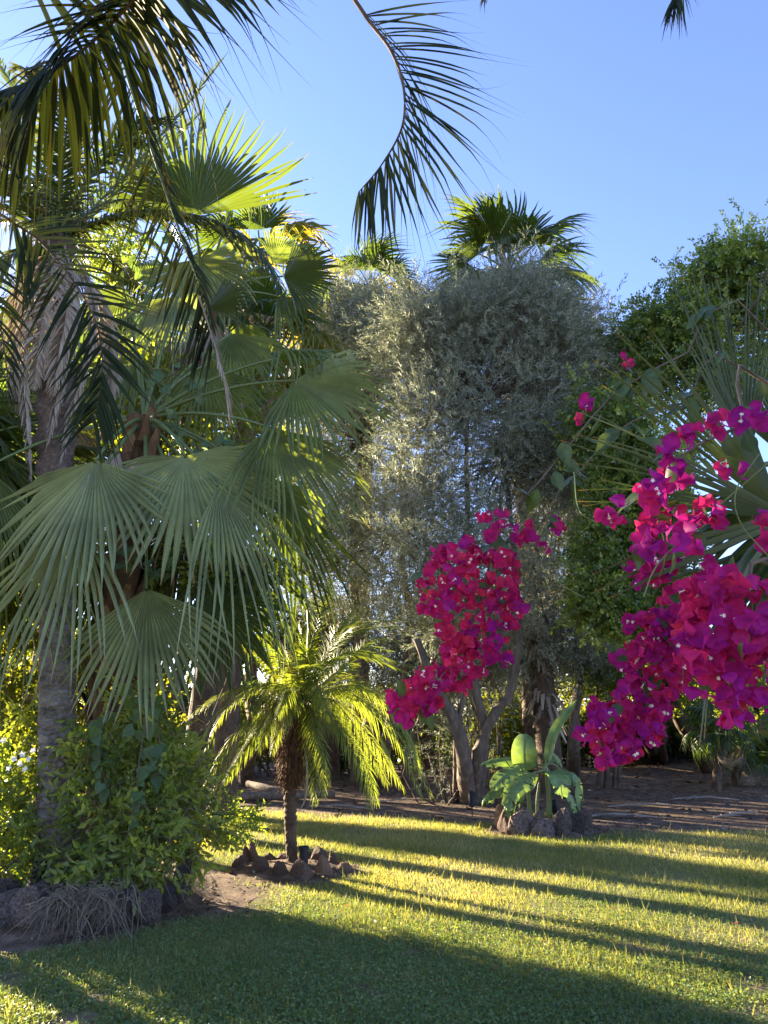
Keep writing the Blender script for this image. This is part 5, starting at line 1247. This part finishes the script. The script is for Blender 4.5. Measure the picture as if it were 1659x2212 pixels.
def bunch(rows, n, d, size, spread=.06, leafn=12, fill=1.8):
    """blooms filling pixel ellipses (x, y, rx, ry) at distance d"""
    w = np.array([r[2] * r[3] for r in rows], float); w /= w.sum()
    cand = []
    while len(cand) < n * 3:
        r_ = rows[R.choice(len(rows), p=w)]
        a = R.random() * 6.283; q = R.random() ** .5
        cand.append((r_[0] + math.cos(a) * q * r_[2], r_[1] + math.sin(a) * q * r_[3], r_))
    got = []; sp = size * FPX / d * .42
    for x_, y_, r_ in cand:
        if len(got) >= n: break
        if all((x_ - g[0]) ** 2 + (y_ - g[1]) ** 2 > sp * sp for g in got): got.append((x_, y_, r_))
    for x_, y_, r_ in got:
        e = ((x_ - r_[0]) / r_[2]) ** 2 + ((y_ - r_[1]) / r_[3]) ** 2
        dd = d - .10 * math.sqrt(max(0, 1 - e)) + R.normal(0, .025)
        p_ = P(x_, y_, dd)
        o_ = nz(A((x_ - r_[0]) / r_[2], -.75 - .3 * R.random(), -(y_ - r_[1]) / r_[3] * .8) + R.normal(0, .75, 3))
        s_ = size * (.42 + .30 * R.random())
        b_ = inst('bloom', BL[int(np.clip(6.5 + 4 * fbm(A(x_ / 60.), A(y_ / 60.), 1.)[0] + 3 * (x_ + y_ < 2400) - 2 * ((y_ - r_[1]) / r_[3] > .1) + R.normal(0, 2), 0, 13))], bv, p_, nz(np.cross(o_, R.normal(size=3))), o_, s_)
        if R.random() < .35:
            for _ in range(int(R.integers(1, 3))):
                inst('floret', FLO, bv, p_ + o_ * s_ * .55 + R.normal(0, .006, 3), nz(np.cross(o_, R.normal(size=3))), nz(o_ + R.normal(0, .3, 3)), .0062)
    for _ in range(int(n * fill)):          # smaller inner blooms behind the counted ones
        x_, y_, r_ = got[int(R.integers(len(got)))]
        o_ = nz(A(R.normal(0, .6), -.8, R.normal(0, .6))); X_ = nz(np.cross(o_, R.normal(size=3))); Y_ = np.cross(o_, X_)
        b_ = BLM[int(R.integers(6))]; V_ = np.concatenate(b_.v) * size * .48
        FILL.add(P(x_ + R.normal(0, sp * .5), y_ + R.normal(0, sp * .5), d + .05 + .05 * R.random()) + V_[:, :1] * X_ + V_[:, 1:2] * Y_ + V_[:, 2:] * o_,
                 np.concatenate(b_.f), np.concatenate(b_.r))
    for _ in range(leafn):
        x_, y_, r_ = got[int(R.integers(len(got)))]
        p_ = P(x_ + R.normal(0, 12), y_ + R.normal(0, 12), d - .03 + R.normal(0, .05))
        inst('leaf', BLEAF, bv, p_, nz(R.normal(size=3) + A(-.3, -.3, -.5)), nz(A(R.normal(0, .5), -.8, .6)), size * (.8 + .5 * R.random()))
    return got
# left spray
bunch([(1075, 1120, 45, 22), (1170, 1155, 55, 34), (1060, 1190, 60, 30), (990, 1210, 60, 36), (955, 1250, 50, 45), (1040, 1250, 90, 60), (960, 1300, 40, 40), (1060, 1320, 60, 60), (1100, 1290, 30, 60), (1000, 1380, 70, 50), (1070, 1390, 40, 40)], 76, 2.75, .058, leafn=12)
bunch([(1020, 1410, 42, 44), (985, 1445, 48, 36), (940, 1475, 45, 30), (900, 1505, 42, 32), (868, 1525, 30, 32), (905, 1545, 24, 24)], 34, 2.75, .058, leafn=5)
bunch([(1125, 1300, 8, 8), (1130, 1328, 8, 8), (1268, 872, 8, 8), (1245, 905, 10, 6), (1356, 795, 7, 7)], 6, 2.75, .05, leafn=4)
# right spray, lower tongue
bunch([(1290, 1580, 40, 40), (1335, 1600, 50, 45), (1340, 1540, 60, 45), (1380, 1500, 65, 50), (1400, 1440, 70, 55), (1440, 1380, 60, 55), (1420, 1350, 60, 35), (1390, 1560, 50, 50), (1320, 1635, 35, 15), (1430, 1480, 50, 40)], 84, 2.5, .057, leafn=10)
bunch([(1415, 1220, 60, 30), (1420, 1265, 40, 25), (1390, 1225, 35, 20)], 16, 2.35, .055, leafn=3)
# right spray, near
bunch([(1540, 1300, 75, 70), (1600, 1280, 60, 50), (1600, 1370, 80, 80), (1530, 1400, 60, 70), (1560, 1470, 70, 60), (1640, 1470, 50, 80), (1620, 1530, 50, 30), (1500, 1350, 40, 50)], 56, 2.0, .064, leafn=8)
# near hanging string up to the right
bunch([(1322, 1112, 20, 26), (1642, 898, 20, 18), (1595, 918, 22, 12), (1555, 915, 30, 16), (1500, 938, 34, 22), (1448, 985, 26, 26), (1440, 1035, 38, 28), (1412, 1078, 30, 26), (1440, 1120, 40, 26), (1405, 1160, 34, 20), (1480, 1175, 26, 26), (1530, 1105, 26, 28), (1545, 1010, 18, 18), (1590, 1018, 24, 14), (1645, 1145, 16, 40)], 66, 1.95, .062, leafn=10, fill=.45)
FILL.build('blooms', M['bract'], bv, smooth=True, kind='stuff')
def cane(pts, r, leaves=0, ls=.085):
    q = curve(pts, 24); mb = MB(); tube(mb, q, [r, r * .4], 7, .4); mb.build('cane', M['bark_pale'], bv, smooth=True)
    for i in range(leaves):
        c_ = q[int(R.integers(3, 24))] + R.normal(0, .02, 3)
        inst('leaf', BLEAF, bv, c_, nz(A(R.normal(0, .7), R.normal(0, .4), -.6)), nz(A(R.normal(0, .6), -.5, .8)), ls * (.7 + .6 * R.random()))
cane([bg_b + A(-.1, -.2, 1.4), P(1660, 700, 2.7), P(1480, 765, 2.7), P(1330, 850, 2.7), P(1240, 950, 2.7), P(1165, 1040, 2.7), P(1085, 1130, 2.72), P(1050, 1250, 2.76), P(1000, 1400, 2.76), P(900, 1520, 2.76)], .0045, 26)
cane([bg_b + A(-.1, -.2, 1.2), P(1650, 830, 2.6), P(1480, 870, 2.6), P(1350, 920, 2.6), P(1250, 1020, 2.65), P(1190, 1090, 2.7), P(1180, 1150, 2.72)], .004, 22)
cane([bg_b + A(-.1, -.2, 1.0), P(1720, 1250, 2.5), P(1560, 1300, 2.5), P(1440, 1400, 2.52), P(1380, 1500, 2.52), P(1310, 1600, 2.52)], .010, 10)
cane([bg_b + A(-.2, -.6, 1.2), P(1700, 860, 2.1), P(1600, 920, 2.0), P(1480, 980, 1.98), P(1420, 1090, 1.98), P(1440, 1190, 1.98), P(1420, 1260, 2.3)], .006, 10, .07)
cane([bg_b + A(-.2, -.6, 1.0), P(1750, 1250, 2.1), P(1620, 1350, 2.03), P(1560, 1450, 2.03), P(1600, 1530, 2.03)], .007, 8, .07)
mb = MB()
for _ in range(7): limb(mb, bg_b + R.normal(0, .08, 3) * A(1, 1, 0), bg_b + A(-.15 + R.normal(0, .2), -.3 + R.normal(0, .3), 1.3 + R.normal(0, .2)), .03, .012, .3)
mb.build('stem', M['bark_brown'], bv, smooth=True)
mb = MB()   # thin dangling shoots in front of the blossom
for pts in ([(1659, 1000, 1.9), (1500, 1140, 1.9), (1420, 1220, 1.9), (1390, 1290, 1.9)], [(1640, 980, 1.9), (1590, 1060, 1.9), (1600, 1130, 1.9), (1659, 1200, 1.9)], [(1290, 1130, 2.2), (1250, 1100, 2.2), (1240, 1020, 2.3)], [(1190, 1170, 2.5), (1170, 1220, 2.5), (1210, 1260, 2.5), (1260, 1290, 2.5)]):
    tube(mb, curve(pl(pts), 20), .0018, 4, .8, cap=False)
mb.build('shoot', M['petiole'], bv)

# fallen bracts and pale pebbles on the grass
mb = MB()
for _ in range(10):
    x_, y_ = -.5 + 3.6 * R.random(), 4.7 + 4.5 * R.random() ** 1.5
    b_ = BLM[int(R.integers(6))]; V_ = np.concatenate(b_.v)[:30] * .035
    a = R.random() * 6.283; X_ = A(math.cos(a), math.sin(a), 0); Y_ = A(-math.sin(a), math.cos(a), 0); Z_ = nz(A(R.normal(0, .4), R.normal(0, .4), 1))
    mb.add(A(x_, y_, float(hgt(x_, y_)) + .035) + V_[:, :1] * X_ + V_[:, 1:2] * Y_ + V_[:, 2:] * Z_ * .5, strip_faces(1, 6, 5), R.random())
tag(mb.build('fallen_bracts', M['bract'], smooth=True), 'fallen magenta bracts scattered on the grass', kind='stuff')

# dry fronds lying on the soil under the trees
for px_, py_, a, lb_ in ((880, 1735, .3, 'dry palm frond on the soil left of the forked pale trunk'), (740, 1748, 2.6, 'dry palm frond on the soil in front of the longest log'), (1390, 1745, .1, 'dry palm frond on the soil behind the banana ring, right of the small dark tree'), (1520, 1730, 2.9, 'dry palm frond on the soil below the leaning trunk'), (1600, 1765, .5, 'dry palm frond on the soil nearest the right edge of the lawn'), (1330, 1768, 3.0, 'dry palm frond on the soil just right of the banana stones')):
    g_ = G(px_, py_); g_[2] = float(hgt(g_[0], g_[1])) + .03
    t = thing('fallen_frond', lb_, 'palm frond', g_, 'dry fronds lying on the soil')
    d_ = A(math.cos(a), math.sin(a), 0)
    pinnate(t, [g_ - d_ * .7, g_ + A(0, 0, .05), g_ + d_ * .7 + A(-d_[1], d_[0], 0) * .2], 34, .24, .012, 'dry_frond', .014, .4, ang=(55, 20), droop=.05, lift=.03, M_=20, st=4, rmat='dry_frond', name='rachis')
